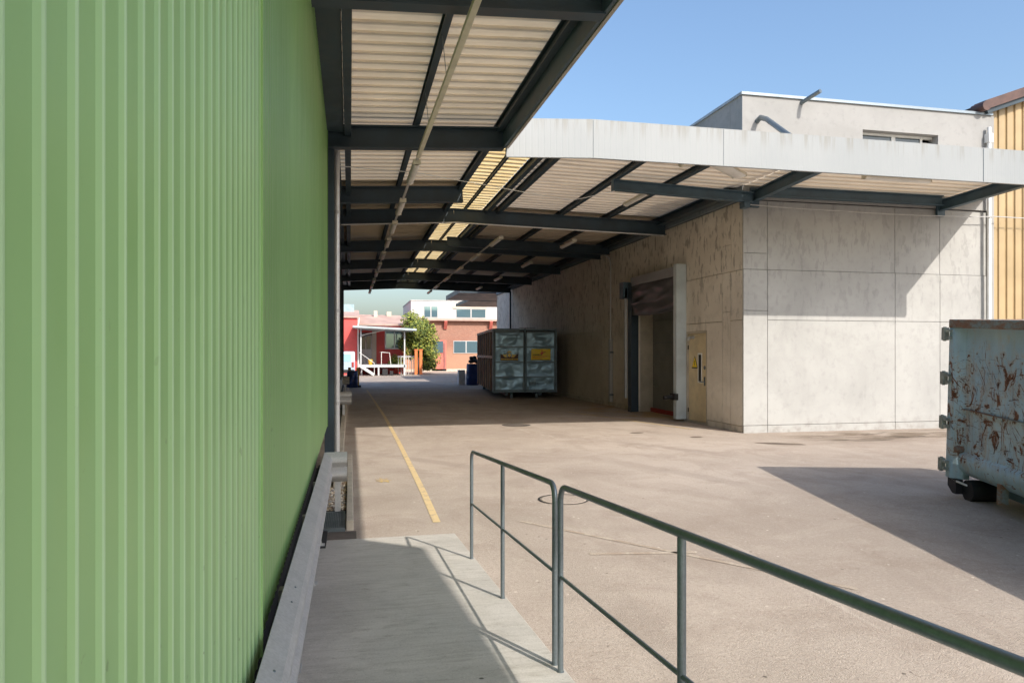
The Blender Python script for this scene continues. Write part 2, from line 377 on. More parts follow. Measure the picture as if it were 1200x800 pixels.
b = MB(); b.add([(6.1,20.3,.004),(6.2,20.3,.004),(7.55,14.9,.004),(7.45,14.9,.004)], [(3,2,1,0)])
tag(b.build('road_marking', M['faded_line']), 'faint yellow line slanting out from the loading dock', 'road marking', kind='structure')
b = MB()
for (x0,y0,x1,y1,w) in ((1.7,7.2,3.6,4.6,.05),(2.0,5.9,2.9,5.75,.06)):
    dx, dy = x1-x0, y1-y0; l = sqrt(dx*dx+dy*dy); px, py = -dy/l*w/2, dx/l*w/2
    b.add([(x0+px,y0+py,.004),(x0-px,y0-py,.004),(x1-px,y1-py,.004),(x1+px,y1+py,.004)], [(0,1,2,3)])
tag(b.build('road_marking', line_mat('chalk_scratch', (.46,.40,.33), .42)), 'pale scratches on the paving beyond the handrail', 'road marking', kind='structure')

def stain(x, y, a, b_, rot, label):
    b = MB(); n = 26; P = []
    for k in range(n):
        q = 2*pi*k/n; rr = 1+.28*mnoise.noise(Vector((cos(q)*1.3+x, sin(q)*1.3+y, 2)))
        u, v = a*cos(q)*rr, b_*sin(q)*rr; P.append((x+u*cos(rot)-v*sin(rot), y+u*sin(rot)+v*cos(rot), .004))
    b.add(P, [tuple(range(n))]); tag(b.build('stain', M['damp'], loc=(x, y, 0)), label, 'stain', kind='structure')
M['damp'] = plain('damp_patch', (.15,.115,.088), .8, 0, .3, 4, 60, .3)
stain(7.95, 12.25, .42, .14, -.5, 'dark damp patch on the paving in front of the concrete corner')
stain(6.9, 13.6, .15, .09, .2, 'small dark spot on the paving near the door')
stain(6.0, 14.6, .16, .10, .1, 'small dark spot on the paving near the dock')
# manholes
for x, y, rr, lab in ((3.85,16.76,.34,'round iron manhole cover on the yard at the edge of the canopy shade'), (2.44,8.16,.30,'round manhole cover in the sunlit paving behind the handrail')):
    t = thing('manhole_cover', lab, 'manhole cover', (x, y, 0))
    b = MB(); n = 40
    for r0, r1, z in ((rr-.025, rr, .006),):
        b.add([(x+q*cos(2*pi*k/n), y+q*sin(2*pi*k/n), z) for k in range(n) for q in (r0, r1)], [(2*k, 2*k+1, (2*k+3) % (2*n), (2*k+2) % (2*n)) for k in range(n)])
    b.build('rim', M['dark'], t)
    b = MB(); b.lathe(x, y, [(rr-.03, -.02), (rr-.03, .005), (rr-.05, .007)], n); b.build('lid', M['asphalt'] if rr > .32 else M['ground'], t)

# ================================================================== GREEN BUILDING
WX = -.32; PITCH = .0943
gb = thing('green_building', 'warehouse clad in ribbed green metal sheeting filling the left side', 'building', (WX, 4, 0))
def cladding(y0, y1, x, z0, z1, depth=.005):
    prof = []; y = y0; k = 0
    while y < y1:
        for dy, dxx in ((0, 0), (.066, 0), (.079, depth*.75), (.084, depth), (.0885, depth), (.0925, 0)): prof.append((y+dy, dxx))
        y += PITCH
    b = MB(); b.strip(prof, lambda u, v, w: (x+v, u, w), [z0, z1]); n = len(prof)-1
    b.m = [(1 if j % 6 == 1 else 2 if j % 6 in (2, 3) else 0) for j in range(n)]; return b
SEAM = 2.742
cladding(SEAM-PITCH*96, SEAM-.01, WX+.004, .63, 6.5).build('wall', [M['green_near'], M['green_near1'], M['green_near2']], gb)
b = MB(); b.box(WX-.03, WX+.016, SEAM-.012, SEAM+.0, .63, 6.5); b.build('seam_trim', M['green_near'], gb)
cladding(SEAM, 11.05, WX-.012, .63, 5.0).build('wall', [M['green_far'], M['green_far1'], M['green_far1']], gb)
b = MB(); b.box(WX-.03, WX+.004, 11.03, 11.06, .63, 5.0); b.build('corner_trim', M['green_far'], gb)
b = MB(); b.box(-1.4, WX-.16, -7, 11.04, 0, .66); b.box(WX-.159, -.205, -7, 7.1, 0, .03); b.box(WX-.159, -.31, 7.1, 11, 0, .03); b.build('plinth', M['dark'], gb)  # low strips added in black for the shade behind the guard rail
b = MB(); b.box(-8, WX-.06, -7, 11.0, .66, 6.4); b.build('core', M['dark'], gb)
b = MB(); b.box(-8, -1.25, 11.0, 38, 0, 5.2); b.build('rear_wall', plain('rear_green_wall', (.09,.14,.07), .6), gb)

# ================================================================== CANOPY
cp = thing('canopy', 'long dark steel canopy with beige ribbed sheets spanning the driveway to the concrete building', 'canopy', (2.5, 20, 0))
RIDGE = 2.5
def zb(a):
    return 4.77+.15*(a+.4)/2.9 if a < RIDGE else 4.92-.12*min(1, (a-RIDGE)/5.7)
BH = .34; PH = .13
def beam(y, a0, a1, dz=0, h=BH):
    b = MB(); pts = [a0]+([RIDGE] if a0 < RIDGE < a1 else [])+[a1]
    for p, q in zip(pts, pts[1:]): b.ibeam((p, y, zb(p)+dz), (q, y, zb(q)+dz), h, .17)
    return b.build('main_beam', M['steel'], cp)
for y in (-4.5, -2.6, 2.0, 6.57, 11.2): beam(y, -.34, 2.36)
beam(15.4, -.34, 2.36, .02)
for y in (17.75, 22.8, 27.5, 32.1, 36.6): beam(y, -.34, 8.1)
for y in (22.1,): beam(y, 2.9, 8.15, .06, .28)
def purlin(a, y0, y1, w=.08, h=PH, dz=BH):
    b = MB(); z = zb(a)+dz; b.ibeam((a, y0, z+.001), (a, y1, z+.001), h-.004, w, .012, .01); return b.build('purlin', M['steel'], cp)
purlin(1.0, -4.7, 36.7)
for a in (2.30, 3.32, 3.62): purlin(a, 11.25 if a > 2.35 else -4.7, 36.7, .1, .16, BH-.06)
purlin(2.83, 11.25, 36.7, .05, .08, BH+.04)
for a in (5.25, 6.5): purlin(a, 11.25, 36.7, .1)
purlin(7.95, 14.1, 36.7, .2, .2, BH-.1)
# edge beams: along the green wall and the open edge
b = MB(); b.box(-.335, -.09, -4.7, 11.1, 5.0, 5.2); b.ibeam((-.03, -4.7, 4.97), (-.03, 36.7, 4.97), .26, .1); b.build('edge_beam', M['steel'], cp)
b = MB(); b.box(-1.3, -.16, 11.3, 36.7, 5.0, 5.05); b.build('soffit', M['steel'], cp)
b = MB(); b.box(2.345, 2.385, .4, 11.16, 4.93, 5.33); b.build('edge_board', M['steel2'], cp)
b = MB(); b.box(2.39, 2.43, .4, 11.12, 4.915, 4.95); b.bar((2.41,.4,4.965),(2.41,11.12,4.965),.05,.04); b.build('gutter', plain('pale_grey_trim', (.40,.37,.33), .5, 0, .2, 4), cp)
# sheets (ribs run across the driveway)
def sheet(a0, a1, y0, y1, mat, name='roof_sheet', zoff=0., skew=None):
    prof = []; y = y0; P = .275
    while y < y1-.01:
        for dy, dz in ((0, 0), (.205, 0), (.218, .055), (.262, .055), (.275, 0)):
            prof.append((min(y+dy, y1), dz))
        y += P
    b = MB(); aa = [a0]+([RIDGE] if a0 < RIDGE < a1 else [])+[a1]
    def fn(u, v, w):
        x = w
        if skew and w == a1: x = a1+(u-y0)/(y1-y0)*skew
        return (x, u, zb(w)+BH+PH+v+zoff)
    b.strip(prof, fn, aa)
    return b.build(name, mat, cp)
sheet(-.6, 2.36, -4.7, 11.15, M['sheet_fill'])
sheet(-1.3, 2.44, 11.15, 15.3, M['sheet_fill'])
sheet(-1.3, 2.44, 15.3, 36.8, M['sheet'])
sheet(2.46, 3.30, 11.25, 36.8, M['skylight'], 'skylight_sheet', .004)
sheet(3.32, 8.18, 11.25, 17.75, M['pink_fill'])
sheet(3.32, 8.18, 17.75, 36.8, M['sheet_pink'])
sheet(8.19, 13.3, 11.25, 13.98, M['pink_fill'], zoff=0, skew=1.0)
b = MB(); b.add([(2.36,-4.7,5.38),(3.10,-4.7,5.38),(3.10,-.25,5.38),(2.36,.5,5.38),(2.36,-4.7,5.33),(3.10,-4.7,5.33),(3.10,-.25,5.33),(2.36,.5,5.33)],
   [(3,2,1,0),(4,5,6,7),(0,1,5,4),(1,2,6,5),(2,3,7,6),(3,0,4,7)]); b.build('roof_sheet', M['sheet'], cp)
b = MB(); b.box(-.6, 2.5, 36.72, 36.8, 5.0, 5.36); b.box(2.5, 8.15, 36.72, 36.8, 5.0, 5.38); b.build('end_board', M['steel'], cp)
# white fascia across the front
ft = [(2.42,4.80,5.40),(3.84,4.865,5.48),(13.32,4.865,5.485)]
b = MB()
prof = []
for i in range(len(ft)-1):
    p, q = ft[i], ft[i+1]; n = int((q[0]-p[0])/.1)
    for k in range(n):
        f0 = k/n
        for ff, off in ((f0, 0), (f0+.7/n, 0), (f0+.8/n, .0012), (f0+.9/n, .0012)):
            prof.append([p[j]*(1-ff)+q[j]*ff for j in range(3)]+[off])
prof.append(list(ft[-1])+[0])
b.add([(x, 11.17+o-.01, z) for x, z0, z1, o in prof for z in (z0, z1)], [(2*i, 2*i+2, 2*i+3, 2*i+1) for i in range(len(prof)-1)])
for p, q in zip(ft, ft[1:]): b.bar((p[0],11.185,p[2]+.004), (q[0],11.185,q[2]+.004), .05, .012)
for p, q in zip(ft, ft[1:]): b.bar((p[0],11.185,p[1]+.002), (q[0],11.185,q[1]+.002), .05, .008)
b.box(13.315, 13.33, 11.16, 11.24, 4.865, 5.485)
b.box(2.405, 2.42, 11.16, 11.24, 4.80, 5.40)
b.build('fascia', M['fascia'], cp)
each('fascia_joint', M['steel2'], cp, [(x, x+w_, 11.154, 11.1575, 4.87, 5.48) for x, w_ in ((3.84, .003), (6.15, .002), (11.4, .007))], True)
b = MB(); b.bar((13.33,11.2,5.4),(14.36,13.98,5.4), .03, .12); b.build('edge_board', M['steel2'], cp)
b = MB(); b.ibeam((2.46,11.3,zb(2.46)+.2),(13.2,11.3,5.02), .22, .08); b.build('edge_beam', M['steel'], cp)
# brackets off the concrete front and the cantilever beam at the corner
def bracket(x, z0, z1):
    b = MB(); b.ibeam((x, 13.98, z0), (x, 11.36, z1), .24, .13); b.box(x-.1, x+.1, 13.94, 14.0, z0-.12, z0+.3); b.build('bracket', M['steel2'], cp)
bracket(8.42, 4.93, 5.04); bracket(13.1, 4.93, 5.04)
b = MB(); b.ibeam((8.5,13.82,5.02),(13.0,13.82,5.02), .22, .12); b.build('wall_beam', M['steel2'], cp)
b = MB(); b.ibeam((5.18,13.85,4.99),(8.3,13.85,4.88), .22, .13); b.box(5.172, 5.18, 13.78, 13.92, 4.985, 5.215); b.box(8.06,8.19,13.75,13.95,4.76,4.88); b.build('cantilever_beam', M['steel2'], cp)
# columns along the wall side of the driveway
for y in (11.32, 17.75, 22.8, 27.5, 32.1, 36.6):
    b = MB(); x = -.30 if y < 12 else -.36
    b.box(x-.07, x+.07, y-.075, y-.06, 0, 5.0); b.box(x-.07, x+.07, y+.06, y+.075, 0, 5.0); b.box(x-.006, x+.006, y-.06, y+.06, 0, 5.0); b.box(x-.11, x+.11, y-.11, y+.11, 0, .02)
    b.build('column', M['steel'], cp)
# second, lower canopy beyond
c2 = thing('canopy', 'dark flat canopy roof beyond the end of the long canopy', 'canopy', (7, 43, 0))
b = MB(); b.box(6.1, 12.5, 41, 47, 5.12, 5.4); b.build('roof', M['steel'], c2)
b = MB(); b.box(7.6, 12.5, 47.01, 53, 5.1, 5.3); b.build('roof', M['steel'], c2)
for y in (42, 52):
    b = MB(); b.box(11.6, 11.8, y, y+.2, 0, 5.1); b.build('column', M['steel'], c2)

# ================================================================== CONCRETE BUILDING
CX, CY = 8.2, 14.02
cb = thing('concrete_building', 'pale concrete warehouse with cast panels, a loading dock and a white upper storey', 'building', (CX, CY, 0))
DY0, DY1 = 16.9, 19.8        # loading opening in the side wall
PY0, PY1 = 15.70, 16.66      # door
sj = [14.02, 14.57, 14.93, 18.9, 22.85, 26.9, 30.95, 35, 40.7]
def side_panels(mb, y0, y1, z0, z1, x=CX):
    if y1-y0 > .02 and z1-z0 > .02: mb.box(x-.03, x, y0+.007, y1-.007, z0+.006, z1-.006)
sp = MB(); back = MB()
zj = [0, .14, 2.42, 3.50, 4.98]
holes = [(DY0, DY1, 0, 3.25), (PY0-.05, PY1+.05, 0, 2.24)]
def cut(y0, y1, z0, z1, hs):
    if not hs: return [(y0, y1, z0, z1)]
    a, b_, c_, d_ = hs[0]; rest = hs[1:]
    if b_ <= y0 or a >= y1 or d_ <= z0 or c_ >= z1: return cut(y0, y1, z0, z1, rest)
    out = []
    if a > y0: out += cut(y0, a, z0, z1, rest)
    if b_ < y1: out += cut(b_, y1, z0, z1, rest)
    A, B = max(a, y0), min(b_, y1)
    if d_ < z1: out += cut(A, B, d_, z1, rest)
    if c_ > z0: out += cut(A, B, z0, c_, rest)
    return out
for i in range(len(sj)-1):
    rows = [0, .14, 2.42, 3.50, 4.98] if i != 1 else [0, .14, 2.62, 3.5, 4.1, 4.98]
    for j in range(len(rows)-1):
        for q in cut(sj[i], sj[i+1], rows[j], rows[j+1], holes):
            y0, y1, z0, z1 = q
            gy0 = .007 if abs(y0-sj[i]) < 1e-6 and i else 0; gy1 = .007 if abs(y1-sj[i+1]) < 1e-6 else 0
            gz0 = .006 if abs(z0-rows[j]) < 1e-6 and z0 > 0 else 0; gz1 = .006 if abs(z1-rows[j+1]) < 1e-6 else 0
            st = .012 if rows[j] == 0 else (.0 if rows[j] < 3.4 else .014)
            sp.box(CX+st, CX+.05, y0+gy0+(.05 if i == 0 and abs(y0-CY) < 1e-6 else 0), y1-gy1, z0+gz0, z1-gz1)
for q in cut(CY+.05, 40.7, 0, 4.98, holes): sp.box(CX+.05, CX+.3, *q)
sp.build('wall', M['concrete_side'], cb)
fj = [CX, 8.77, 11.96, 13.15, 14.42]
fp = MB()
for i in range(4):
    rows = [0, .16, 2.42, 3.50, 4.98] if i else [0, .16, 2.62, 3.5, 3.85, 4.98]
    for j in range(len(rows)-1):
        st = 0 if j == 0 else (.01 if rows[j] < 3.4 else .02)
        st = st if j else .004
        fp.box(fj[i]+(.006 if i else .0), fj[i+1]-.006, CY+st, CY+.05, rows[j]+(.005 if j else 0), rows[j+1]-.005)
fp.box(CX+.06, 14.42, CY+.05, CY+.3, 0, 4.98)
fp.build('wall', M['concrete_front'], cb)
# upper storey
uw = MB()
UX0, UX1, UZ0, UZ1 = 11.09, 13.06, 6.1, 6.66
uw.box(CX-.05, UX0, CY-.03, CY+.25, 5.0, 7.2); uw.box(UX1, 14.50, CY-.03, CY+.25, 5.0, 7.2)
uw.box(UX0, UX1, CY-.03, CY+.25, 5.0, UZ0); uw.box(UX0, UX1, CY-.03, CY+.25, UZ1, 7.2)
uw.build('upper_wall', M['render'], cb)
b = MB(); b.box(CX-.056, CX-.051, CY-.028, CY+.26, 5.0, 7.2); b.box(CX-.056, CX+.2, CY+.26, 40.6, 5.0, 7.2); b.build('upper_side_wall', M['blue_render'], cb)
b = MB(); b.box(CX+.21, 14.4, CY+.31, 40.5, 4.99, 5.05); b.box(CX+.21, 14.4, CY+.31, 40.5, 7.0, 7.1); b.box(14.2, 14.42, CY+.31, 40.6, 0, 7.0); b.box(CX+.31, 14.2, 40.4, 40.6, 0, 7.0); b.build('roof', M['steel2'], cb)
b = MB(); b.box(CX-.09, 14.53, CY-.07, CY+.29, 7.202, 7.26); b.box(CX-.09, CX+.24, CY+.295, 40.65, 7.202, 7.26); b.build('coping', galv_mat('zinc_coping', (.26,.31,.35), .45, .5), cb)
wf = MB(); z0, z1 = UZ0, UZ1; yy = CY+.17
for x0, x1 in ((UX0, UX0+.06), (12.0, 12.1), (UX1-.30, UX1-.24)): wf.box(x0, x1, yy, yy+.05, z0, z1-.05)
wf.box(UX0, UX1, yy-.02, yy+.06, z1-.05, z1-.002)
wfo = wf.build('window', M['white_paint'], cb)
b = MB(); b.box(UX0+.06, 12.0, yy+.02, yy+.03, z0, z1-.05); b.box(12.1, UX1-.3, yy+.02, yy+.03, z0, z1-.05); b.build('pane', M['glass'], wfo)
b = MB(); b.box(UX1-.24, UX1-.002, yy, yy+.04, z0, z1-.13); b.build('shutter', M['galv'], wfo)
b = MB(); b.tube([(8.50,14.0,6.66),(8.50,13.86,6.70),(8.48,13.6,6.58),(8.38,12.8,6.06),(8.27,12.0,5.55)], .055, 12); b.build('overflow_pipe', M['galv_dark'], cb)
b = MB(); b.tube([(9.56,14.0,7.13),(9.6,13.75,7.17),(9.68,13.5,7.23)], .045, 12); b.build('overflow_pipe', M['galv_dark'], cb)
b = MB(); b.tube([(14.36,13.9,6.9),(14.36,13.9,0)], .045, 10); b.box(14.3,14.42,13.84,13.97,6.55,6.75); b.build('downpipe', M['white_paint'], cb)
b = MB(); b.box(14.425, 14.60, CY-.02, CY+.2, 0, 7.2); b.build('corner_trim', M['render'], cb)
# door with window slit and warning triangle
dr = MB(); dr.box(CX+.035, CX+.085, PY0, PY1, .06, 2.18); dro = dr.build('door', M['door_beige'], cb, bevel=.004)
b = MB(); b.box(CX-.004, CX+.08, PY0-.048, PY0-.003, .02, 2.236); b.box(CX-.004, CX+.08, PY1+.003, PY1+.048, .02, 2.236); b.box(CX-.004, CX+.08, PY0-.003, PY1+.003, 2.183, 2.236); b.box(CX+.0, CX+.1, PY0-.003, PY1+.003, .0, .055); b.build('frame', M['jamb'], dro)
b = MB(); b.box(CX+.022, CX+.034, 15.96, 16.17, .99, 1.71); wo = b.build('window', M['sign_white'], dro)
b = MB(); b.box(CX+.016, CX+.021, 15.99, 16.11, 1.03, 1.67); b.build('pane', M['black'], wo) if False else b.build('pane', M['black'], dro)
b = MB(); b.tube([(CX+.03,15.83,1.02),(CX-.03,15.83,1.02),(CX-.035,15.95,1.02)], .012, 8); b.box(CX+.025, CX+.034, 15.80, 15.86, .93, 1.14); b.build('handle', M['galv_dark'], dro)
b = MB(); b.lathe(0, 0, [(.045, 0), (.045, .012), (.03, .018)], 16); b.v = [(CX+.034-z, 15.83+x, 1.36+y) for x, y, z in b.v]; b.build('lock', M['galv_dark'], dro)
def tri(mb, s, x, cyy=16.33, cz=1.47): mb.prism([(-.6*s, -.5*s), (.6*s, -.5*s), (0, .62*s)], lambda u, v, w: (w, cyy+u, cz+v), x, x+.004)
b = MB(); tri(b, .27, CX+.028); so_ = b.build('warning_sign', M['black'], dro)
b = MB(); tri(b, .21, CX+.022); b.build('sign_face', M['sign_yellow'], dro)
b = MB(); b.prism([(.0,.07),(.015,.01),(.0,.01),(.012,-.06),(-.02,.0),(-.004,.0),(-.012,.07)], lambda u, v, w: (w, 16.33+u, 1.455+v), CX+.017, CX+.0215); b.build('sign_symbol', M['black'], dro)
b = MB(); b.box(CX+.01,CX+.034,16.35,16.6,2.06,2.12); b.build('door_closer', M['galv'], dro)
b = MB(); b.tube([(CX-.03,16.5,2.06),(CX-.1,16.5,2.06)], .05, 14); b.build('door_lamp', M['galv'], dro)
each('hinge', M['black'], dro, [(CX+.005,CX+.034,16.655,16.69,1.80,1.90), (CX+.005,CX+.034,16.655,16.69,.25,.35)], True)
# loading dock
dk = MB(); dk.box(7.93, CX-.002, 16.72, 16.9, .06, 3.93); dko = dk.build('dock_shelter', plain('pale_blue_grey_metal', (.50,.56,.58), .45, .1, .12, 2), cb, bevel=.006)
b = MB(); b.box(7.96, CX-.002, 19.80, 19.98, 0, 3.72); b.box(7.945, 7.955, 19.72, 19.99, 0, 3.72); b.build('side_flap', plain('shadow_blue_flap', (.035,.055,.075), .5), dko)  # dark blue carries the shadow on the far post
b = MB(); b.box(7.86, 7.93, 20.0, 20.06, .4, 3.6); b.build('guide_rail', M['galv'], dko)
b = MB(); b.box(7.80, 8.18, 20.0, 20.3, 3.3, 3.78); b.build('motor_box', M['steel2'], dko)
b = MB(); b.box(7.95, CX-.002, 16.905, 19.795, 3.64, 3.88); b.build('top_frame', plain('grey_header', (.24,.25,.26), .5), dko)
cu = MB(); n, m = 60, 26; vs = []
for i in range(n+1):
    for j in range(m+1):
        y = 16.91+2.88*i/n; z = 3.66-.86*j/m
        w = mnoise.noise(Vector((y*.7, z*4+y*.5, 3)))*.06+mnoise.noise(Vector((y*2.2, z*8, 1)))*.012
        sag = -.05*sin(pi*j/m)+(.06 if j > m*.62 else 0)*sin(pi*(j/m-.62)/.38)
        vs.append((7.99+w+sag, y, z-.06*sin(pi*i/n)*(j/m)))
cu.add(vs, [(i*(m+1)+j, i*(m+1)+j+1, (i+1)*(m+1)+j+1, (i+1)*(m+1)+j) for i in range(n) for j in range(m)], 0, True)
cu.build('curtain', M['black_sheet'], dko, solid=.006)
b = MB(); b.box(CX+.31, CX+.5, DY1, DY1+.25, 0, 3.25); b.box(CX+.05, CX+.31, DY1-.003, DY1+.003, 0, 3.25); b.build('jamb', M['jamb'], dko)
b = MB()
for k in range(5): b.box(CX+.44, CX+.49, DY0-.1, DY1-.02, .12+k*.63, .74+k*.63)
b.box(CX+.40, CX+.44, DY0-.1, DY1-.5, .05, 1.45)
ddo = b.build('dock_door', M['grey_door'], cb)
b = MB(); b.box(CX+.36, CX+.50, DY0-.1, DY1-.03, .004, .118); b.build('door_sill', M['red'], ddo)
b = MB(); b.box(CX+.05, CX+.43, DY0-.3, DY0, 0, 3.25); b.box(CX+.05, CX+.6, DY0-.1, DY1+.1, 3.25, 3.5); b.build('lintel', M['jamb'], dko)
b = MB(); b.bar((7.9,16.66,.62),(7.9,16.92,.62),.1,.16); b.tube([(7.88,16.8,.62),(7.62,16.78,.6)], .05, 12); b.build('bumper', M['rubber'], dko)
# conduit, far pipes
t = thing('wall_conduit', 'shiny conduit with a grey lower casing on the shaded concrete wall', 'conduit', (8.1, 21.93, 0))
b = MB(); b.tube([(8.13,21.93,2.1),(8.13,21.93,4.55),(8.1,22.0,4.75),(8.0,22.1,4.85)], .022, 10); b.build('tube', M['pipe'], t)
b = MB(); b.box(8.08, 8.19, 21.87, 21.99, .15, 2.15); b.build('casing', M['galv'], t, bevel=.006)
each('clip', M['galv_dark'], t, [(8.07, 8.19, 21.83, 21.865, 1.7, 1.76), (8.07, 8.19, 21.83, 21.865, .35, .41)], True)
b = MB(); b.tube([(8.1,36.6,4.9),(8.1,36.6,.02)], .05, 10)
tag(b.build('drain_pipe', M['steel'], loc=(8.1,36.6,0)), 'thin black drain pipe at the far end of the shaded concrete wall', 'pipe')

# ================================================================== TAN BUILDING
tb = thing('tan_building', 'building clad in tan ribbed sheeting with a brown roof verge at the right edge', 'building', (14.62, 14.1, 0))
prof = []; x = 14.62
while x < 26:
    for dx, dy in ((0,0),(.15,0),(.165,.035),(.215,.035),(.232,0)): prof.append((x+dx, dy))
    x += .232
def roofz(x): return 7.33+(x-14.5)*.36 if x < 21 else 7.33+6.5*.36-(x-21)*.36
b = MB(); vs = []
for u, v in prof: vs += [(u, 14.1+v, 0), (u, 14.1+v, roofz(u)+.02)]
b.add(vs, [(2*i, 2*i+2, 2*i+3, 2*i+1) for i in range(len(prof)-1)]); b.build('wall', M['tan'], tb)
b = MB(); b.bar((14.22,13.98,roofz(14.22)+.16),(21,13.98,roofz(21)+.16), .32, .2); b.bar((21,13.98,roofz(21)+.16),(27,13.98,roofz(27)+.16), .32, .2); b.tube([(14.2,13.80,7.36),(14.2,14.16,7.36)], .11, 14); b.build('verge', M['brown'], tb)
b = MB(); b.bar((14.3,13.98,roofz(14.3)),(21,13.98,roofz(21)), .2, .1); b.build('verge_board', M['steel'], tb)
b = MB(); b.add([(14.2,14.15,roofz(14.2)+.2),(21,14.15,roofz(21)+.2),(21,36,roofz(21)+.2),(14.2,36,roofz(14.2)+.2),(27,14.15,roofz(27)+.2),(27,36,roofz(27)+.2)], [(0,1,2,3),(1,4,5,2)]); b.build('roof', M['brown'], tb, solid=.05)
b = MB(); b.box(14.62, 26, 14.2, 36, 0, 7.2); b.build('core', M['tan'], tb)

# ================================================================== GUARD RAILS, KERB, GRAVEL, GRATE
def wprof(): # (offset towards the driveway, height) of the W-beam section, .31 high
    return [(.0,.0),(.02,.012),(.065,.045),(.08,.07),(.08,.095),(.062,.115),(.02,.145),(.012,.155),(.02,.165),(.062,.195),(.08,.215),(.08,.24),(.065,.265),(.02,.298),(.0,.31)]
def guardrail(label, xa, xb, y0, y1, za, zb_, posts, zfoot, ret, bolts=()):
    # back edge runs from xa at y0 to xb at y1; top from za to zb_
    fx = lambda y: xa+(xb-xa)*(y-y0)/(y1-y0); fz = lambda y: za+(zb_-za)*(y-y0)/(y1-y0)
    t = thing('guard_rail', label, 'guard rail', (xb, y1, 0)); P = wprof()
    b = MB(); b.strip(P, lambda u, v, w: (fx(w)+u, w, fz(w)-.31+v), [y0+(y1-y0)*k/24 for k in range(25)])
    b.build('rail_beam', M['galv'], t, solid=.005)
    b = MB(); b.strip(P, lambda u, v, w: (w, y1+.01-u, zb_-.31+v), [xb+.005, xb+.08, xb+ret]); b.build('end_piece', M['galv'], t, solid=.005)
    b = MB(); b.box(xb+ret*.45, xb+ret*.45+.06, y1+.03, y1+.08, -.05, zb_-.1); b.build('post', M['galv'], t)
    for y in posts:
        zf = zfoot(y); b = MB(); xx = fx(y)
        b.box(xx-.05, xx-.006, y-.03, y+.03, zf, fz(y)-.1); b.box(xx-.06, xx+.05, y-.05, y+.05, zf+.001, zf+.013)
        b.prism([(xx-.006, zf+.013), (xx+.035, zf+.013), (xx-.006, zf+.14)], lambda u, v, w: (u, w, v), y-.035, y-.025)
        b.build('post', M['galv'], t)
    for y in bolts:
        b = MB(); b.lathe(0, 0, [(.010, 0), (.010, .006), (.006, .009)], 10); b.v = [(fx(y)+.034+vx+vz*.5, y+vy, fz(y)-.031+vz) for vx, vy, vz in b.v]
        b.build('bolt', M['galv_dark'], t)
guardrail('weathered galvanised guard rail running beside the ramp along the green wall', -.30, -.262, -6.5, 7.9, .84, .665, [-2.5,-.2,1.9,3.55,5.2,6.6], lambda y: rz(y), .235, (2.16,2.42,3.1,3.3))
guardrail('far galvanised guard rail beyond the silver downpipe', -.36, -.36, 13.6, 18.6, .74, .74, [14.5, 16.5, 18.3], lambda y: 0, .40)
guardrail('most distant galvanised guard rail by the dark steel columns', -.36, -.36, 23.2, 30.0, .74, .74, [24, 27, 29.8], lambda y: 0, .34)

k1 = MB(); k1.box(-.035, .035, 7.2, 11.9, -.1, .10); tag(k1.build('kerb', M['kerb'], loc=(0,9.5,0), bevel=.01), 'narrow concrete kerb edging the gravel strip', 'kerb', kind='structure')
k2 = MB(); k2.box(-.20, -.10, 9.2, 30, -.1, .16); tag(k2.build('kerb', M['kerb'], loc=(-.15,20,0), bevel=.01), 'long concrete kerb under the downpipe along the wall', 'kerb', kind='structure')
b = MB(); b.box(-.46, -.04, 7.95, 11.3, -.05, .03); gr0 = b
ico = []
ph = (1+sqrt(5))/2
iv = [Vector(p).normalized() for p in ((-1,ph,0),(1,ph,0),(-1,-ph,0),(1,-ph,0),(0,-1,ph),(0,1,ph),(0,-1,-ph),(0,1,-ph),(ph,0,-1),(ph,0,1),(-ph,0,-1),(-ph,0,1))]
iF = [(0,11,5),(0,5,1),(0,1,7),(0,7,10),(0,10,11),(1,5,9),(5,11,4),(11,10,2),(10,7,6),(7,1,8),(3,9,4),(3,4,2),(3,2,6),(3,6,8),(3,8,9),(4,9,5),(2,4,11),(6,2,10),(8,6,7),(9,8,1)]
pc = [plain('pebble_'+n, c, .7, 0, .2, 20) for n, c in (('sand', (.60,.47,.32)), ('grey', (.36,.34,.31)), ('pale', (.74,.67,.56)), ('brown', (.34,.24,.16)))]
for k in range(1500):
    c = Vector((random.uniform(-.30,-.05), random.uniform(8.0,11.2), random.uniform(.03,.055)))
    sc = Vector((random.uniform(.012,.027), random.uniform(.012,.027), random.uniform(.009,.018))); rot = Matrix.Rotation(random.uniform(0, 6.28), 3, 'Z')
    b.add([c+rot@Vector((p.x*sc.x, p.y*sc.y, p.z*sc.z)) for p in iv], iF, random.choice((1,2,3,3,4,1)), True)
tag(b.build('gravel', [M['dark']]+pc, loc=(0,0,0)), 'loose brown and cream pebbles between the wall and the kerb', 'gravel', kind='stuff')
gt = thing('floor_grate', 'dark steel floor grating set in the paving at the end of the ramp', 'grate', (-.17, 7.55, 0))
b = MB(); b.box(-.33,-.045,7.15,7.19,-.05,.035); b.box(-.33,-.045,7.90,7.94,-.05,.035); b.box(-.33,-.31,7.19,7.90,-.05,.035); b.box(-.065,-.045,7.19,7.90,-.05,.035); b.build('frame', M['galv_dark'], gt)
b = MB()
for k in range(14): b.box(-.306+k*.0175, -.301+k*.0175, 7.19, 7.90, 0, .03)
for k in range(24): b.box(-.31, -.065, 7.2+k*.029, 7.204+k*.029, .012, .028)
b.build('grating', M['galv_dark'], gt)
b = MB(); b.box(-.33,-.045,7.15,7.94,-.02,-.004+.006); b.build('pit', M['dark'], gt)

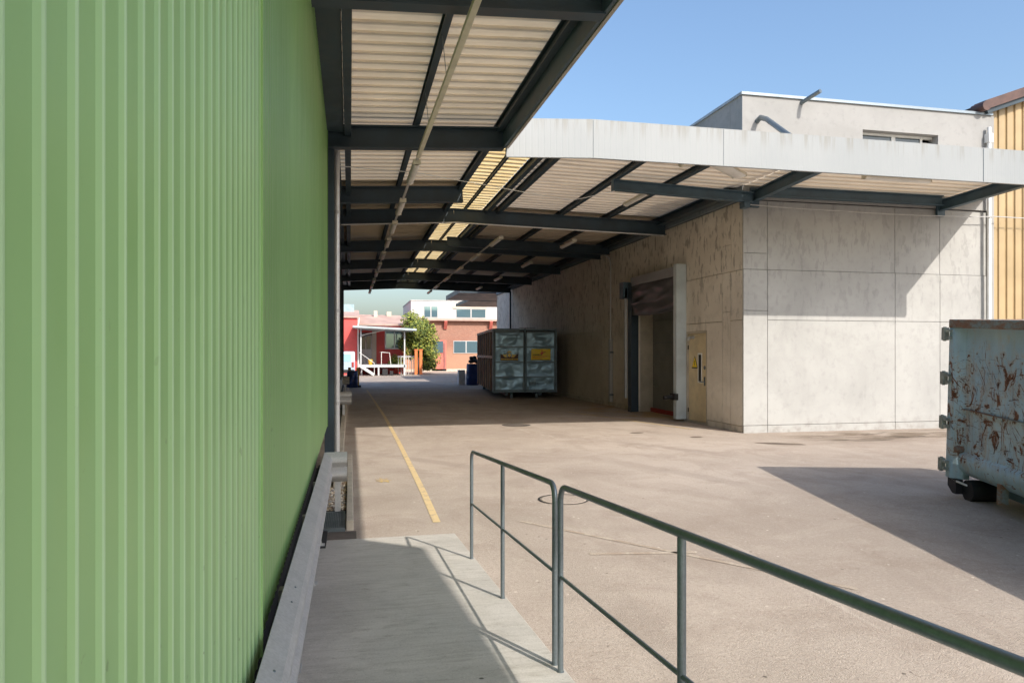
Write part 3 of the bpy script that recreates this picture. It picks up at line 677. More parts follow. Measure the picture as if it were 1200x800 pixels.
# ================================================================== HANDRAILS
def arc(c, a, b_, r, n=6):
    return [c + a*cos(t)*r + b_*sin(t)*r for t in [pi/2*k/n for k in range(n+1)]]
def handrail(label, ya, yb, posts, x=.945):
    """ya far end, yb near end; the frame follows the ramp"""
    t = thing('handrail', label, 'handrail', (x, ya, rz(ya)))
    H = .855; R = .07; rad = .0135
    def P(y, h): return Vector((x, y, rz(y)+h))
    dirn = (P(yb, H)-P(ya, H)).normalized(); up = Vector((0,0,1))
    pts = [P(ya, -.02), P(ya, H-R-.1), P(ya, H-R)]
    for k in range(1, 7):
        s = k/6*pi/2; pts.append(P(ya, H-R)+dirn*(R*(1-cos(s)))+up*(R*sin(s)))
    e = P(yb, H-R)
    for k in range(0, 7):
        s = k/6*pi/2; pts.append(e-dirn*(R*(1-sin(s)))+up*(R*cos(s)))
    pts += [P(yb, H-R-.1), P(yb, -.02)]
    b = MB(); b.tube(pts, rad, 14); b.build('top_rail', M['galv_dark'], t)
    b = MB(); b.tube([P(ya, .44), P(yb, .44)], .0085, 10); b.build('mid_rail', M['galv_dark'], t)
    for y in posts:
        b = MB(); b.tube([P(y, -.02), P(y, H-.01)], rad*.98, 14); b.build('post', M['galv_dark'], t)
    for y in [ya, yb]+posts: b = MB(); b.lathe(x, y, [(.017, rz(y)-.02), (.017, rz(y)+.006)], 12); b.build('base_collar', M['galv_dark'], t)
handrail('short far section of tubular steel handrail at the foot of the ramp', 5.70, 3.30, [4.50])
handrail('long near section of tubular steel handrail running out of frame at the lower right', 3.205, -1.6, [1.958, .55, -.6])

# ================================================================== DOWNPIPE, LAMPS, CABLES
dp = thing('downpipe', 'silver galvanised downpipe at the end of the green wall', 'downpipe', (-.2, 11.75, 0))
b = MB(); b.tube([(-.2,11.75,.12),(-.2,11.75,4.95)], .046, 18); b.build('pipe', M['pipe'], dp)
for z in (.9, 2.35, 3.9): b = MB(); b.lathe(-.2, 11.75, [(.05, z), (.05, z+.05)], 18); b.box(-.31,-.24,11.74,11.76,z+.01,z+.04); b.build('clip', M['galv'], dp)
b = MB(); b.lathe(-.2, 11.75, [(.058,0),(.058,.16)], 16); b.build('foot', M['rubber'], dp)
b = MB(); b.box(-.31,-.27,12.6,12.8,.55,.8); tag(b.build('junction_box', M['galv'], loc=(-.29,12.7,.55)), 'small grey junction box low on the column behind the downpipe', 'junction box')
LZ = 4.60
t = thing('lamp_trunking', 'long white cable trunking carrying the left row of lamps', 'trunking', (.98, 20, LZ))
b = MB(); b.bar((1.06, 2.2, LZ+.05),(1.0,10.9,LZ+.05), .062, .05); b.build('channel', M['cream'], t, bevel=.004)
b = MB(); b.bar((1.0, 10.91, LZ+.055),(.93,36.3,LZ+.055), .04, .03); b.build('channel', M['galv'], t)
for y in (5.2, 7.9, 9.7): b = MB(); b.tube([(1.04,y,LZ+.07),(.98,y,5.22)], .004, 6); b.build('hanger', M['galv_dark'], t)
t2 = thing('lamp_trunking', 'thin trunking carrying the diagonal right row of lamps under the ridge', 'trunking', (3.78, 28, LZ+.05))
b = MB(); b.bar((3.78, 18.2, LZ+.1),(3.8,36.3,LZ+.1), .04, .03); b.build('channel', M['galv'], t2)
def lamp(label, x, y, z, L=1.3, mat='cream', w=.11):
    t = thing('strip_lamp', label, 'lamp', (x, y, z), 0, 'strip lamps under the canopy')
    b = MB(); b.box(-w/2, w/2, -L/2, L/2, .03, .075); b.box(-w/2-.005, w/2+.005, -L/2-.02, -L/2, .0, .08); b.box(-w/2-.005, w/2+.005, L/2, L/2+.02, .0, .08)
    b.build('housing', M[mat], t, world=False, bevel=.004)
    b = MB(); b.strip([(w*.5*cos(q), -.045*sin(q)) for q in [pi*k/8 for k in range(9)]], lambda u, v, w_: (u, w_, .03+v), [-L/2, L/2], smooth=True)
    b.build('diffuser', M['sign_white'], t, world=False); return t
ordn = ['nearest','second','third','fourth','fifth','sixth','seventh','eighth','ninth','last']
yl = [11.75, 14.6, 17.0, 19.4, 22.0, 24.6, 27.2, 29.8, 32.4, 35.2]
for i, y in enumerate(yl): lamp('%s strip lamp from the camera in the left row hung below the beams' % ordn[i], 1.0-.07*(y-10.9)/25.4, y, LZ-.02)
yr = [18.9, 22.2, 25.6, 29.0, 32.4, 35.4]
for i, y in enumerate(yr): lamp('%s strip lamp of the row hung below the middle of the canopy' % (ordn[i] if i < 5 else 'last'), 3.79, y, LZ+.03)
yw = [14.6, 19.6, 24.5, 29.5, 34.0]
for i, y in enumerate(yw): lamp('%s strip lamp of the row beside the concrete wall' % (ordn[i] if i < 4 else 'last'), 6.0, y, 4.98 if y < 16 else 4.74, 1.2)
lf = lamp('strip lamp fixed crosswise under the front canopy before the concrete face', 10.7, 12.5, 5.16, 1.5, 'cream', .12); lf.rotation_euler = (0, 0, pi/2)
lf = lamp('wide cream lamp fixed at a slant under the canopy near the bracket', 6.8, 12.2, 5.06, 1.2, 'cream', .28); lf.rotation_euler = (0, 0, radians(-50))
b = MB(); b.tube([(5.75,11.9,5.2),(5.75,11.9,5.1)], .02, 8); b.tube([(5.75,11.85,5.12),(5.75,11.95,5.04)], .05, 10)
tag(b.build('spot_lamp', M['cream'], loc=(5.75,11.9,5.1)), 'small round cream spot lamp under the front of the canopy', 'lamp')
def cable(label, pts, r, mat):
    P = []
    for p, q in zip(pts, pts[1:]):
        p = Vector(p); q = Vector(q); L = (q-p).length
        for k in range(10):
            f = k/10; v = p.lerp(q, f); v.z -= .006*L*4*f*(1-f); P.append(v)
    P.append(Vector(pts[-1])); b = MB(); b.tube(P, r, 6)
    return tag(b.build('cable', mat, loc=tuple(pts[0])), label, 'cable')
cable('thin pale cable strung below the near beams from the downpipe', [(-.2,11.75,4.66),(1.05,11.9,4.66),(2.4,12.4,4.62),(4.2,13.4,4.66),(5.2,13.8,4.97)], .006, M['white_paint'])
cable('pale cable sagging across the concrete front under the brackets', [(8.1,13.9,4.86),(10.4,13.86,4.80),(13.1,13.86,4.80),(14.5,13.84,4.84),(18,13.9,4.9)], .011, M['galv'])
b = MB(); b.tube([(-.2,17.62,4.74),(2.5,17.62,4.90),(8.0,17.62,4.77)], .016, 8)
tag(b.build('conduit', M['pipe'], loc=(2.5,17.62,4.8)), 'thin bright conduit along the front of the first wide beam', 'conduit')

# ================================================================== FAR CONTAINER
def dents(x0, x1, z0, z1, y, seed, amp=.042, nx=22, nz=14):
    b = MB(); vs = []
    for i in range(nx+1):
        for j in range(nz+1):
            x = x0+(x1-x0)*i/nx; z = z0+(z1-z0)*j/nz
            e = min(1, min(i, nx-i)/3)*min(1, min(j, nz-j)/2.5)
            vs.append((x, y+e*amp*(mnoise.noise(Vector((x*2.3, z*3.1, seed)))+.8*mnoise.noise(Vector((x*4.5, z*5, seed+5)))+.35), z))
    b.add(vs, [(i*(nz+1)+j, (i+1)*(nz+1)+j, (i+1)*(nz+1)+j+1, i*(nz+1)+j+1) for i in range(nx) for j in range(nz)], 0, True); return b
M['cont_grey'] = plain('slate_grey_steel_paint', (.27,.43,.56), .36, .3, .12, 2, 25, .2, True)
M['cont_frame'] = plain('dark_slate_steel', (.15,.215,.265), .5, .1, .3, 3, 30, .2, True)
M['cont_side'] = plain('rusty_brown_steel', (.10,.07,.06), .6, 0, .35, 2, 30, .2, True)
M['cont_pink'] = plain('lit_pink_steel', (.50,.38,.33), .6, 0, .25, 2, 30, .2, True)  # light on the ribs put into a paler pink
M['cont_black'] = plain('shaded_gap_steel', (.03,.026,.026), .7, 0, .3, 3, 30, .2, True)  # shade between the ribs as a near-black body colour
fc = thing('waste_container', 'tall grey steel container with dented double doors and two yellow signs', 'container', (5.22, 26.62, 0), radians(-5.4))
CWd, CL, C0, C1 = 2.42, 7.6, .22, 2.62
b = MB(); b.box(.055, CWd-.055, .1, CL, C0+.02, C1-.06); b.build('body', M['cont_black'], fc, world=False)
for k in range(8):
    y = .25+k*(CL-.35)/7; each('side_rib', M['cont_pink'], fc, [(0, .06, y-.05, y+.04, C0+.02, C1-.105), (CWd-.06, CWd, y-.05, y+.04, C0+.02, C1-.105)])
each('side_rail', M['cont_pink'], fc, [(-.012, .1, .12, CL, C1-.1, C1), (-.018, .0, .12, CL, 1.50, 1.60), (CWd-.08, CWd+.012, .12, CL, C1-.1, C1), (.1, CWd-.08, CL-.08, CL, C1-.1, C1)])
b = MB(); b.box(-.02, .06, 0, .12, C0, C1); b.box(CWd-.06, CWd+.02, 0, .12, C0, C1); b.box(.06, CWd-.06, .02, .12, C0, C0+.07); b.box(.06, 1.0, -.01, .12, C1-.12, C1); b.box(1.0, CWd-.06, .0, .12, C1-.08, C1-.02); b.build('frame', M['cont_frame'], fc, world=False, bevel=.01)
zs = [C0+.09, .80, 1.36, 1.93, C1-.14]
for s, (x0, x1) in enumerate(((.07, 1.17), (1.25, CWd-.07))):
    b = MB()
    for j in range(4):
        q = dents(x0+.03, x1-.03, zs[j]+.025, zs[j+1]-.025, .012, s*9+j*3); b.add(q.v, q.f, 0, True)
    do = b.build('door', M['cont_grey'], fc, world=False)
    b = MB(); b.box(x0, x0+.03, -.012, .03, zs[0], zs[4]); b.box(x1-.03, x1, -.012, .03, zs[0], zs[4])
    for z in zs: b.box(x0+.03, x1-.03, -.005, .03, z-.025, z+.025)
    b.build('door_frame', M['cont_frame'], do, world=False)
b = MB()
b.tube([(1.21,-.03,C0),(1.21,-.03,C1+.03)], .03, 10); b.build('lock_bar', M['cont_frame'], fc, world=False)
each('latch', M['cont_frame'], fc, [(x-.05,x+.05,-.05,-.0,C1-.07,C1-.02) for x in (1.17,1.33,.99)]+[(1.0,1.6,-.04,-.02,C1+.005,C1+.03),(1.12,1.17,-.05,-.01,.3,.62),(1.30,1.345,-.05,-.01,.25,.45)])
b = MB(); b.box(1.38,1.62,-.05,-.01,.50,.62); b.box(1.615,1.95,-.045,-.02,.545,.575); b.build('door_handle', M['cont_frame'], fc, world=False)
for p, q, rr in (((.68,.2,.11),(.76,.2,.11),.11),((1.62,.2,.11),(1.70,.2,.11),.11),((.24,CL-.4,.12),(.36,CL-.4,.12),.12),((1.99,CL-.4,.12),(2.11,CL-.4,.12),.12)):
    b = MB(); b.tube([p, q], rr, 16); b.build('roller', M['cont_frame'], fc, world=False)
each('runner', M['cont_frame'], fc, [(.5,.62,.36,CL,.1,.215), (1.78,1.9,.36,CL,.1,.215)])
# signs on the doors
def plate(mb, poly, y, mi=0): mb.prism(poly, lambda u, v, w: (u, w, v), y, y-.004, mi)
b = MB(); b.box(1.44, 2.18, -.032, -.026, 1.44, 1.86); sg = b.build('sign', M['sign_yellow'], fc, world=False)
b = MB(); plate(b, [(1.76,1.70),(1.84,1.72),(1.92,1.745),(2.02,1.75),(1.93,1.715),(1.88,1.69),(1.87,1.64),(1.84,1.615),(1.83,1.66),(1.80,1.68)], -.033); plate(b, [(1.83,1.80),(1.87,1.80),(1.86,1.71),(1.84,1.71)], -.033); b.build('sign_emblem', M['sign_red'], sg, world=False)
b = MB()
x = 1.50
for k in range(9): w_ = random.uniform(.02,.04); b.box(x, x+w_, -.037, -.033, 1.615, 1.615+random.choice((.035,.05))); x += w_+.008
b.build('sign_text', M['sign_brown'], sg, world=False)
b = MB(); x = 1.50
while x < 2.05: w_ = random.uniform(.012,.03); b.box(x, x+w_, -.037, -.033, 1.555, 1.58); x += w_+.01
b.build('sign_text', M['sign_red'], sg, world=False)
b = MB(); x = 1.50
while x < 1.85: w_ = random.uniform(.012,.03); b.box(x, x+w_, -.037, -.033, 1.49, 1.51); x += w_+.01
b.build('sign_text', M['sign_red'], sg, world=False)
b = MB(); b.box(.28, .95, -.032, -.026, 1.42, 1.52); b.add([], []); plate(b, [(.28,1.525),(.95,1.525),(.95,1.68),(.88,1.64),(.80,1.56),(.43,1.56),(.36,1.64),(.28,1.68)], -.026); sg = b.build('sign', M['sign_brown'], fc, world=False)
b = MB(); plate(b, [(.54,1.62),(.615,1.70),(.69,1.62),(.615,1.545)], -.034)
plate(b, [(.36,1.66),(.40,1.58),(.46,1.54),(.55,1.54),(.50,1.60),(.53,1.68),(.45,1.64)], -.034); plate(b, [(.87,1.66),(.83,1.58),(.77,1.54),(.68,1.54),(.73,1.60),(.70,1.68),(.78,1.64)], -.034)
plate(b, [(.52,1.73),(.615,1.79),(.71,1.73),(.66,1.70),(.615,1.74),(.57,1.70)], -.034); b.build('sign_emblem', M['sign_gold'], sg, world=False)
b = MB(); x = .30
while x < .92: w_ = random.uniform(.02,.05); b.box(x, x+w_, -.037, -.033, 1.45, 1.49); x += w_+.012
b.build('sign_text', M['sign_gold'], sg, world=False)

# ================================================================== NEAR DUMPSTER (right)
def rust_mat():
    t = NT('rusted_light_blue_paint'); x, y, z = t.sep(t.obj)
    base = t.mix(t.ramp(t.noise(1.6, 5, .6, t.obj), .3, .7), (.31,.46,.55), (.42,.57,.65))
    st = t.noise(9, 5, .65, t.obj, (1, 1, .14)); base = t.mix(t.math('MULTIPLY', t.ramp(st, .5, .72), .4), base, (.43,.42,.34))
    gr = t.noise(2.2, 6, .7, t.obj, (1, 1, .5)); base = t.mix(t.math('MULTIPLY', t.ramp(gr, .5, .7), .3), base, (.22,.28,.31))
    mid = t.math('MULTIPLY', t.ramp(z, .15, .7), t.ramp(z, 2.0, 1.5))
    amt = t.math('ADD', t.math('MULTIPLY', mid, .10), -.03)
    n1 = t.noise(5.0, 8, .72, t.obj, (1, 1, .75), 1.2); a1 = t.math('ADD', n1, amt); m1 = t.ramp(a1, .615, .65)
    n2 = t.noise(3.0, 6, .68, t.obj, (1, 6, .5), 1.8); m2 = t.ramp(t.math('ADD', n2, amt), .665, .69)
    n3 = t.noise(7, 5, .7, t.obj, (1, .45, 3.2), 1.2); m3 = t.ramp(t.math('ADD', n3, amt), .67, .69)
    rt = t.N('ShaderNodeMapping'); rt.inputs['Rotation'].default_value = (radians(35), 0, 0); t.L(t.obj, rt.inputs[0])
    n4 = t.noise(5, 4, .6, rt.outputs[0], (1, 9, .5), .8); m4 = t.ramp(t.math('ADD', n4, amt), .69, .705)
    n5 = t.noise(34, 4, .7, t.obj); m5 = t.ramp(t.math('ADD', n5, t.math('MULTIPLY', amt, .8)), .70, .73)
    m = t.math('MAXIMUM', t.math('MAXIMUM', m1, m2), t.math('MAXIMUM', t.math('MAXIMUM', m3, m4), m5))
    rc = t.mix(t.ramp(t.noise(22, 5, .7, t.obj), .3, .7), (.05,.022,.015), (.26,.115,.06))
    halo = t.ramp(a1, .53, .63); base = t.mix(t.math('MULTIPLY', halo, .45), base, (.48,.38,.26))
    drip = t.noise(7, 5, .65, t.obj, (1, 1.6, .1)); base = t.mix(t.math('MULTIPLY', t.math('MULTIPLY', t.ramp(drip, .52, .68), mid), .5), base, (.40,.27,.17))
    c = t.mix(m, base, rc)
    return t.done(c, t.ramp(m, 0, 1, .45, .9), 0, t.math('ADD', t.math('MULTIPLY', m, -.6), t.math('ADD', t.math('MULTIPLY', n3, .3), t.math('MULTIPLY', gr, 1.2))), .6, .006)
M['rust'] = rust_mat()
M['rust_rim'] = NT('rust')
def rim_mat():
    t = NT('rusty_rim'); n = t.noise(9, 6, .7, t.obj, (1, .4, 1)); n2 = t.noise(40, 4, .7, t.obj)
    c = t.mix(t.ramp(n, .4, .6), (.22,.27,.26), (.23,.12,.07)); c = t.mix(t.math('MULTIPLY', t.ramp(n2, .5, .7), .5), c, (.12,.06,.04))
    return t.done(c, .75, 0, n2, .4, .003)
M['rust_rim'] = rim_mat()
M['hinge'] = plain('grimy_hinge_paint', (.33,.35,.31), .6, 0, .4, 9, 30, .2, True)
DL = 6.2; DWD = 2.4
ds = thing('dumpster', 'battered light blue steel roll-off dumpster with rust scars at the right edge', 'dumpster', (D0.x, D0.y, 0))
# local axes: +x = width (away from the viewer), -y = length (towards the camera)
ds.rotation_mode = 'XYZ'; yaw = atan2(DW.y, DW.x)
ds.rotation_euler = (radians(3.0), 0, yaw)
T = 2.12; Z0 = .26
b = MB()
ny_, nz_ = 70, 22; vs = []
for i in range(ny_+1):
    for j in range(nz_+1):
        y = -.16-(DL-.16)*i/ny_; z = Z0+.30+(T-.1-Z0-.30)*j/nz_; e = min(1, i/3, j/2, (nz_-j)/2)
        vs.append((.10+e*(.022*mnoise.noise(Vector((y*1.7, z*2.3, 4)))+.012*mnoise.noise(Vector((y*5, z*5, 9)))-.018*max(0, 1-abs(z-1.07)/.16)+.01), y, z))
b.add(vs, [(i*(nz_+1)+j, (i+1)*(nz_+1)+j, (i+1)*(nz_+1)+j+1, i*(nz_+1)+j+1) for i in range(ny_) for j in range(nz_)], 0, True)
b.strip([(.10,Z0+.30),(.055,Z0+.28),(.05,Z0+.20),(.07,Z0+.10),(.14,Z0+.03),(.24,Z0)], lambda u, v, w: (u, w, v), [-.16, -DL], smooth=True)
b.box(.24, DWD-.1, -DL, -.06, Z0, Z0+.06); b.box(DWD-.1, DWD-.06, -DL, -.06, Z0, T-.1); b.box(.10, DWD-.1, -DL, -DL+.05, Z0, T-.1)
side = b.build('body', M['rust'], ds, world=False)
b = MB(); b.box(.06, .092, -DL, -.2, 1.066, 1.076); b.build('weld_seam', M['rust_rim'], ds, world=False)
b = MB(); b.box(-.01, .2, -DL, .0, T-.1, T); b.box(DWD-.14, DWD, -DL, 0, T-.1, T); b.box(.2, DWD-.14, -.12, 0, T-.1, T); b.build('rim', M['rust_rim'], ds, world=False, bevel=.012)
b = MB(); b.prism([(.0,.0),(.0,-.10),(.05,-.15),(.10,-.19),(.18,-.19),(.18,.0)], lambda u, v, w: (u, v, w), Z0-.03, T-.1); b.build('corner_post', M['rust'], ds, world=False, bevel=.008); each('corner_post', M['rust'], ds, [(DWD-.18, DWD, -.16, 0, Z0-.03, T-.101)], bevel=.008)
b = MB(); b.box(.18, DWD-.18, -.06, -.01, Z0, T-.1); b.build('rear_door', M['rust'], ds, world=False)
for z in (1.93, 1.40, .87, .36):
    b = MB(); b.box(-.055, .0, .0, .07, z-.06, z+.09); b.box(-.045, .0, -.075, .07, z-.045, z-.01); b.box(-.045, .0, -.075, .07, z+.04, z+.07); b.tube([(-.03,.04,z-.07),(-.03,.04,z+.10)], .018, 10); b.build('hinge', M['hinge'], ds, world=False)
for xw in (.1, 2.0): b = MB(); b.tube([(xw,-.30,.125),(xw+.3,-.30,.125)], .125, 20); b.build('wheel', M['rubber'], ds, world=False)
b = MB(); b.prism([(-.02,Z0-.03),(-.02,Z0-.13),(-.12,Z0-.2),(-.2,Z0-.2),(-.2,Z0-.03)], lambda u, v, w: (w, u, v), .02, .1); b.build('skid', M['rubber'], ds, world=False); each('runner', M['cont_frame'], ds, [(.42,.55,-DL,-.1,Z0-.16,Z0-.002), (1.85,1.98,-DL,-.1,Z0-.16,Z0-.002)])
b = MB(); b.box(.02,.03,-.42,-.10,Z0-.055,Z0-.035); b.build('label_strip', M['sign_white'], ds, world=False)
each('lug', M['rust_rim'], ds, [(.05,.14,-1.0,-.94,Z0-.12,Z0+.1)])
b = MB(); b.tube([(.02,-.17,Z0+.33),(.1,-.17,Z0+.33)], .04, 12); b.build('lug', M['rust_rim'], ds, world=False)

# ================================================================== BEYOND THE CANOPY
def barrel(name, label, x, y, mat, h=.88, rr=.29):
    t = thing(name, label, 'barrel', (x, y, 0), 0, 'blue barrels in the yard')
    b = MB(); b.lathe(x, y, [(rr*.9,0),(rr,.03),(rr,h*.3),(rr*1.03,h*.32),(rr*1.03,h*.35),(rr,h*.37),(rr,h*.63),(rr*1.03,h*.65),(rr*1.03,h*.68),(rr,h*.7),(rr*.96,h*.97),(rr*.9,h)], 24); b.build('body', mat, t)
    b = MB(); b.lathe(x, y, [(rr*.93,h),(rr*.93,h+.025),(rr*.85,h+.03)], 24); b.build('lid', M['black'], t)
M['blue'] = plain('blue_plastic', (.012,.035,.16), .4, 0, .2, 4)
barrel('barrel', 'dark blue barrel standing by the yellow posts at the far left', .12, 36.6, M['blue'], .8, .27)
barrel('barrel', 'dark blue barrel beside the rear of the grey container', 6.35, 38.0, M['blue'], 1.1, .33)
b = MB()
for k in range(9):
    c = Vector((6.35+random.uniform(-.3,.35), 38+random.uniform(-.25,.25), 1.2+random.uniform(0,.28))); sc = random.uniform(.12,.2)
    b.add([c+Vector((p.x*sc, p.y*sc, p.z*sc*.8))*(1+.25*mnoise.noise(p*2+c)) for p in iv], iF, 0, True)
tag(b.build('rubbish_bag', M['rubber'], loc=(6.35,38,1.14)), 'black rubbish bag heaped on the blue barrel by the container', 'bag')
b = MB(); b.box(5.65, 6.0, 38.3, 38.7, 0, .75); b.box(5.63, 6.02, 38.28, 38.72, .75, .79)
tag(b.build('plastic_bin', M['white_paint'], loc=(5.8,38.5,0), bevel=.02), 'small pale bin left of the blue barrel by the container', 'bin')
M['amber'] = plain('amber_paint', (.55,.32,.03), .5, 0, .2, 4)
for x, y, lab in ((-.02, 37.2, 'amber yellow bollard just behind the dark blue barrel'), (.38, 36.9, 'amber yellow bollard right of the dark blue barrel')):
    t = thing('bollard', lab, 'bollard', (x, y, 0), 0, 'yellow bollards')
    b = MB(); b.lathe(x, y, [(.075,0),(.075,.95),(.06,.98)], 16); b.build('post', M['amber'], t)
    b = MB(); b.box(x-.16,x+.16,y-.16,y+.16,0,.1); b.build('base', M['rubber'], t)
# van
vn = thing('van', 'pale blue van parked mostly hidden behind the downpipe', 'van', (-.55, 52, 0))
M['van'] = plain('pale_blue_car_paint', (.45,.55,.66), .25, .1, .05, 2)
def vanpoly(w): return [(-2.3,.35),(2.3,.35),(2.3,.95),(1.55,1.1),(.85,1.72),(-2.05,1.8),(-2.3,1.1)]
b = MB(); b.prism(vanpoly(0), lambda u, v, w: (-.55+w, 52+u, v), -.88, .88); vb = b.build('body', M['van'], vn, bevel=.09, seg=3)
b = MB(); b.box(-.55-.62,-.55+.62,52-2.30,52-2.2,1.12,1.62); b.v = [(x, y+(z-1.12)*.36-.012, z) for x, y, z in b.v]; b.build('rear_window', M['sky_glass'], vn)
b = MB(); b.box(.325,.34,52-1.8,52+.7,1.15,1.6); b.build('side_window', M['glass'], vn)
for s in (-1, 1):
    for y in (-1.4, 1.4):
        b = MB(); b.tube([(-.55+s*.68,52+y,.32),(-.55+s*.89,52+y,.32)], .32, 20); b.build('wheel', M['rubber'], vn)
    b = MB(); b.box(-.55+s*.74-.07,-.55+s*.74+.07,49.66,49.7,.75,1.1); b.build('tail_light', M['red'], vn)
b = MB(); b.box(-.55-.84,-.55+.84,49.6,49.72,.35,.58); b.build('bumper', M['rubber'], vn)

# red building
M['red_wall'] = plain('red_painted_wall', (.62,.085,.075), .65, 0, .15, 1.2)
M['rose_roof'] = plain('faded_pink_roof', (.50,.34,.28), .7, 0, .2, 1)
rb = thing('red_building', 'low red painted building with a pale doorway behind the stairs', 'building', (2, 60, 0))
b = MB(); b.box(-8,.55,57.2,70,0,4.42); b.box(.55,4.3,60,70,0,3.9); b.build('wall', M['red_wall'], rb)
b = MB(); b.add([(-8,57,4.45),(.75,57,4.45),(.75,64,5.3),(-8,64,5.3)], [(0,1,2,3)]); b.add([(.56,59.6,4.0),(4.5,59.6,3.95),(4.3,64,4.9),(.56,64,4.95)], [(0,1,2,3)]); b.build('roof', M['rose_roof'], rb, solid=.12)
b = MB(); b.box(-6,.35,62,66,5.0,5.75); b.build('roof_box', plain('pale_blue_roof_box', (.30,.42,.46), .5), rb)
each('chimney', M['kerb'], rb, [(2.0,2.3,63,63.3,4.7,5.3), (3.1,3.5,63.5,63.9,4.7,5.25)], True)
b = MB(); b.box(.60,1.75,59.93,59.99,.75,3.3); dw = b.build('door', M['grey_door'], rb)
b = MB(); b.box(.80,.88,59.88,59.925,.75,3.1); b.box(1.22,1.30,59.88,59.925,.75,3.1); b.box(1.66,1.74,59.88,59.925,.75,3.1); b.box(.88,1.66,59.88,59.925,3.02,3.1); b.box(.88,1.22,59.885,59.925,.75,2.0); b.box(1.30,1.66,59.885,59.925,.75,2.0); b.build('door_leaf', M['galv'], dw)
b = MB(); b.box(.88,1.22,59.9,59.925,2.0,3.02); b.box(1.3,1.66,59.9,59.925,2.0,3.02); b.build('pane', M['glass'], dw)
b = MB(); b.box(1.76,2.10,59.86,59.99,.7,3.8); b.build('pillar', M['kerb'], rb)
b = MB(); b.box(2.78,4.3,59.90,59.99,2.0,3.5); wn = b.build('window', M['white_paint'], rb)
b = MB(); b.box(2.88,3.5,59.87,59.899,2.1,3.4); b.box(3.6,4.2,59.87,59.899,2.1,3.4); b.build('pane', M['sky_glass'], wn)
b = MB(); b.tube([(.70,57.05,4.4),(.66,57.1,4.05),(.62,57.12,3.85),(.62,57.12,.1)], .05, 8); b.build('downpipe', M['sign_white'], rb)
# loading deck with stairs and roof
M['deck'] = plain('white_grey_deck_paint', (.55,.57,.57), .5, 0, .15, 2)
ld = thing('loading_deck', 'pale raised metal deck under a thin flat roof on slim posts', 'deck', (2.4, 56, 0))
b = MB(); b.box(.75,4.15,55,59.85,.62,.80); b.build('platform', M['deck'], ld)
for x, y in ((.85,55.1),(2.1,55.1),(4.02,55.1)): b = MB(); b.box(x-.06,x+.06,y-.06,y+.06,0,.62); b.build('leg', M['deck'], ld)
b = MB(); b.box(.2,4.85,54.2,59.9,3.56,3.70); b.v = [(x, y, z-(x-.2)*.045) for x, y, z in b.v]; b.build('roof', plain('pale_grey_roof_edge', (.42,.49,.50), .5), ld)
for x in (4.02, .80): b = MB(); b.box(x-.045,x+.045,55.0,55.09,.8 if x < 1 else 0,3.55-(x-.2)*.045); b.build('post', M['deck'], ld)
b = MB(); b.tube([(.85,55,3.0),(2.6,56.4,3.45)], .03, 6); b.tube([(2.3,55.05,.8),(2.3,55.05,1.75)], .025, 6); b.tube([(2.3,55.05,1.75),(2.9,55.05,1.7),(3.0,55.05,.8)], .025, 6); b.tube([(2.3,55.05,1.75),(2.3,58,1.75)], .025, 6); b.build('railing', M['sign_white'], ld)
st = thing('staircase', 'pale metal steps leading up to the raised deck', 'staircase', (1.3, 54.6, 0))
for y in (54.15, 54.95): b = MB(); b.bar((.65,y,.80),(1.75,y,.08), .05, .2); b.build('stringer', M['deck'], st)
for k in range(4): b = MB(); b.box(.72+k*.25,.98+k*.25,54.18,54.92,.66-k*.17,.70-k*.17); b.build('step', M['deck'], st)
b = MB(); b.tube([(.65,54.15,.85),(.65,54.15,1.75),(1.75,54.15,.95),(1.75,54.15,.1)], .022, 6); b.build('handrail', M['sign_white'], st)
b = MB(); b.lathe(1.5, 55.3, [(.13,.80),(.17,1.2),(.15,1.22)], 16); tag(b.build('bucket', M['amber'], loc=(1.5,55.3,.8)), 'yellow bucket standing at the edge of the raised deck', 'bucket')
b = MB(); b.box(2.35,2.75,54.6,55.0,0,.5); tag(b.build('crate', M['rubber'], loc=(2.55,54.8,0), bevel=.02), 'larger dark crate in front of the raised deck', 'crate')
b = MB(); b.box(2.9,3.15,54.6,54.9,0,.35); tag(b.build('crate', M['rubber'], loc=(3.0,54.75,0), bevel=.02), 'smaller dark crate right of the larger one by the raised deck', 'crate')
# orange gate posts
M['orange'] = plain('orange_paint', (.72,.20,.06), .5, 0, .1, 3)
for x, y, lab in ((5.05,57,'left of two orange posts in front of the tree'), (5.42,57,'right of two orange posts in front of the tree')):
    b = MB(); b.box(x-.11,x+.11,y-.11,y+.11,0,1.9); b.box(x-.15,x+.15,y-.15,y+.15,1.9,1.98); tag(b.build('gate_post', M['orange'], loc=(x,y,0), bevel=.01), lab, 'post', 'orange posts')
b = MB()
for k in range(7): b.box(3.7+k*.2,3.75+k*.2,57.5,57.53,0,1.5)
b.box(3.65,5.0,57.49,57.54,1.35,1.45); tag(b.build('fence', M['galv'], loc=(4.3,57.5,0)), 'low grey paling fence left of the orange posts', 'fence')
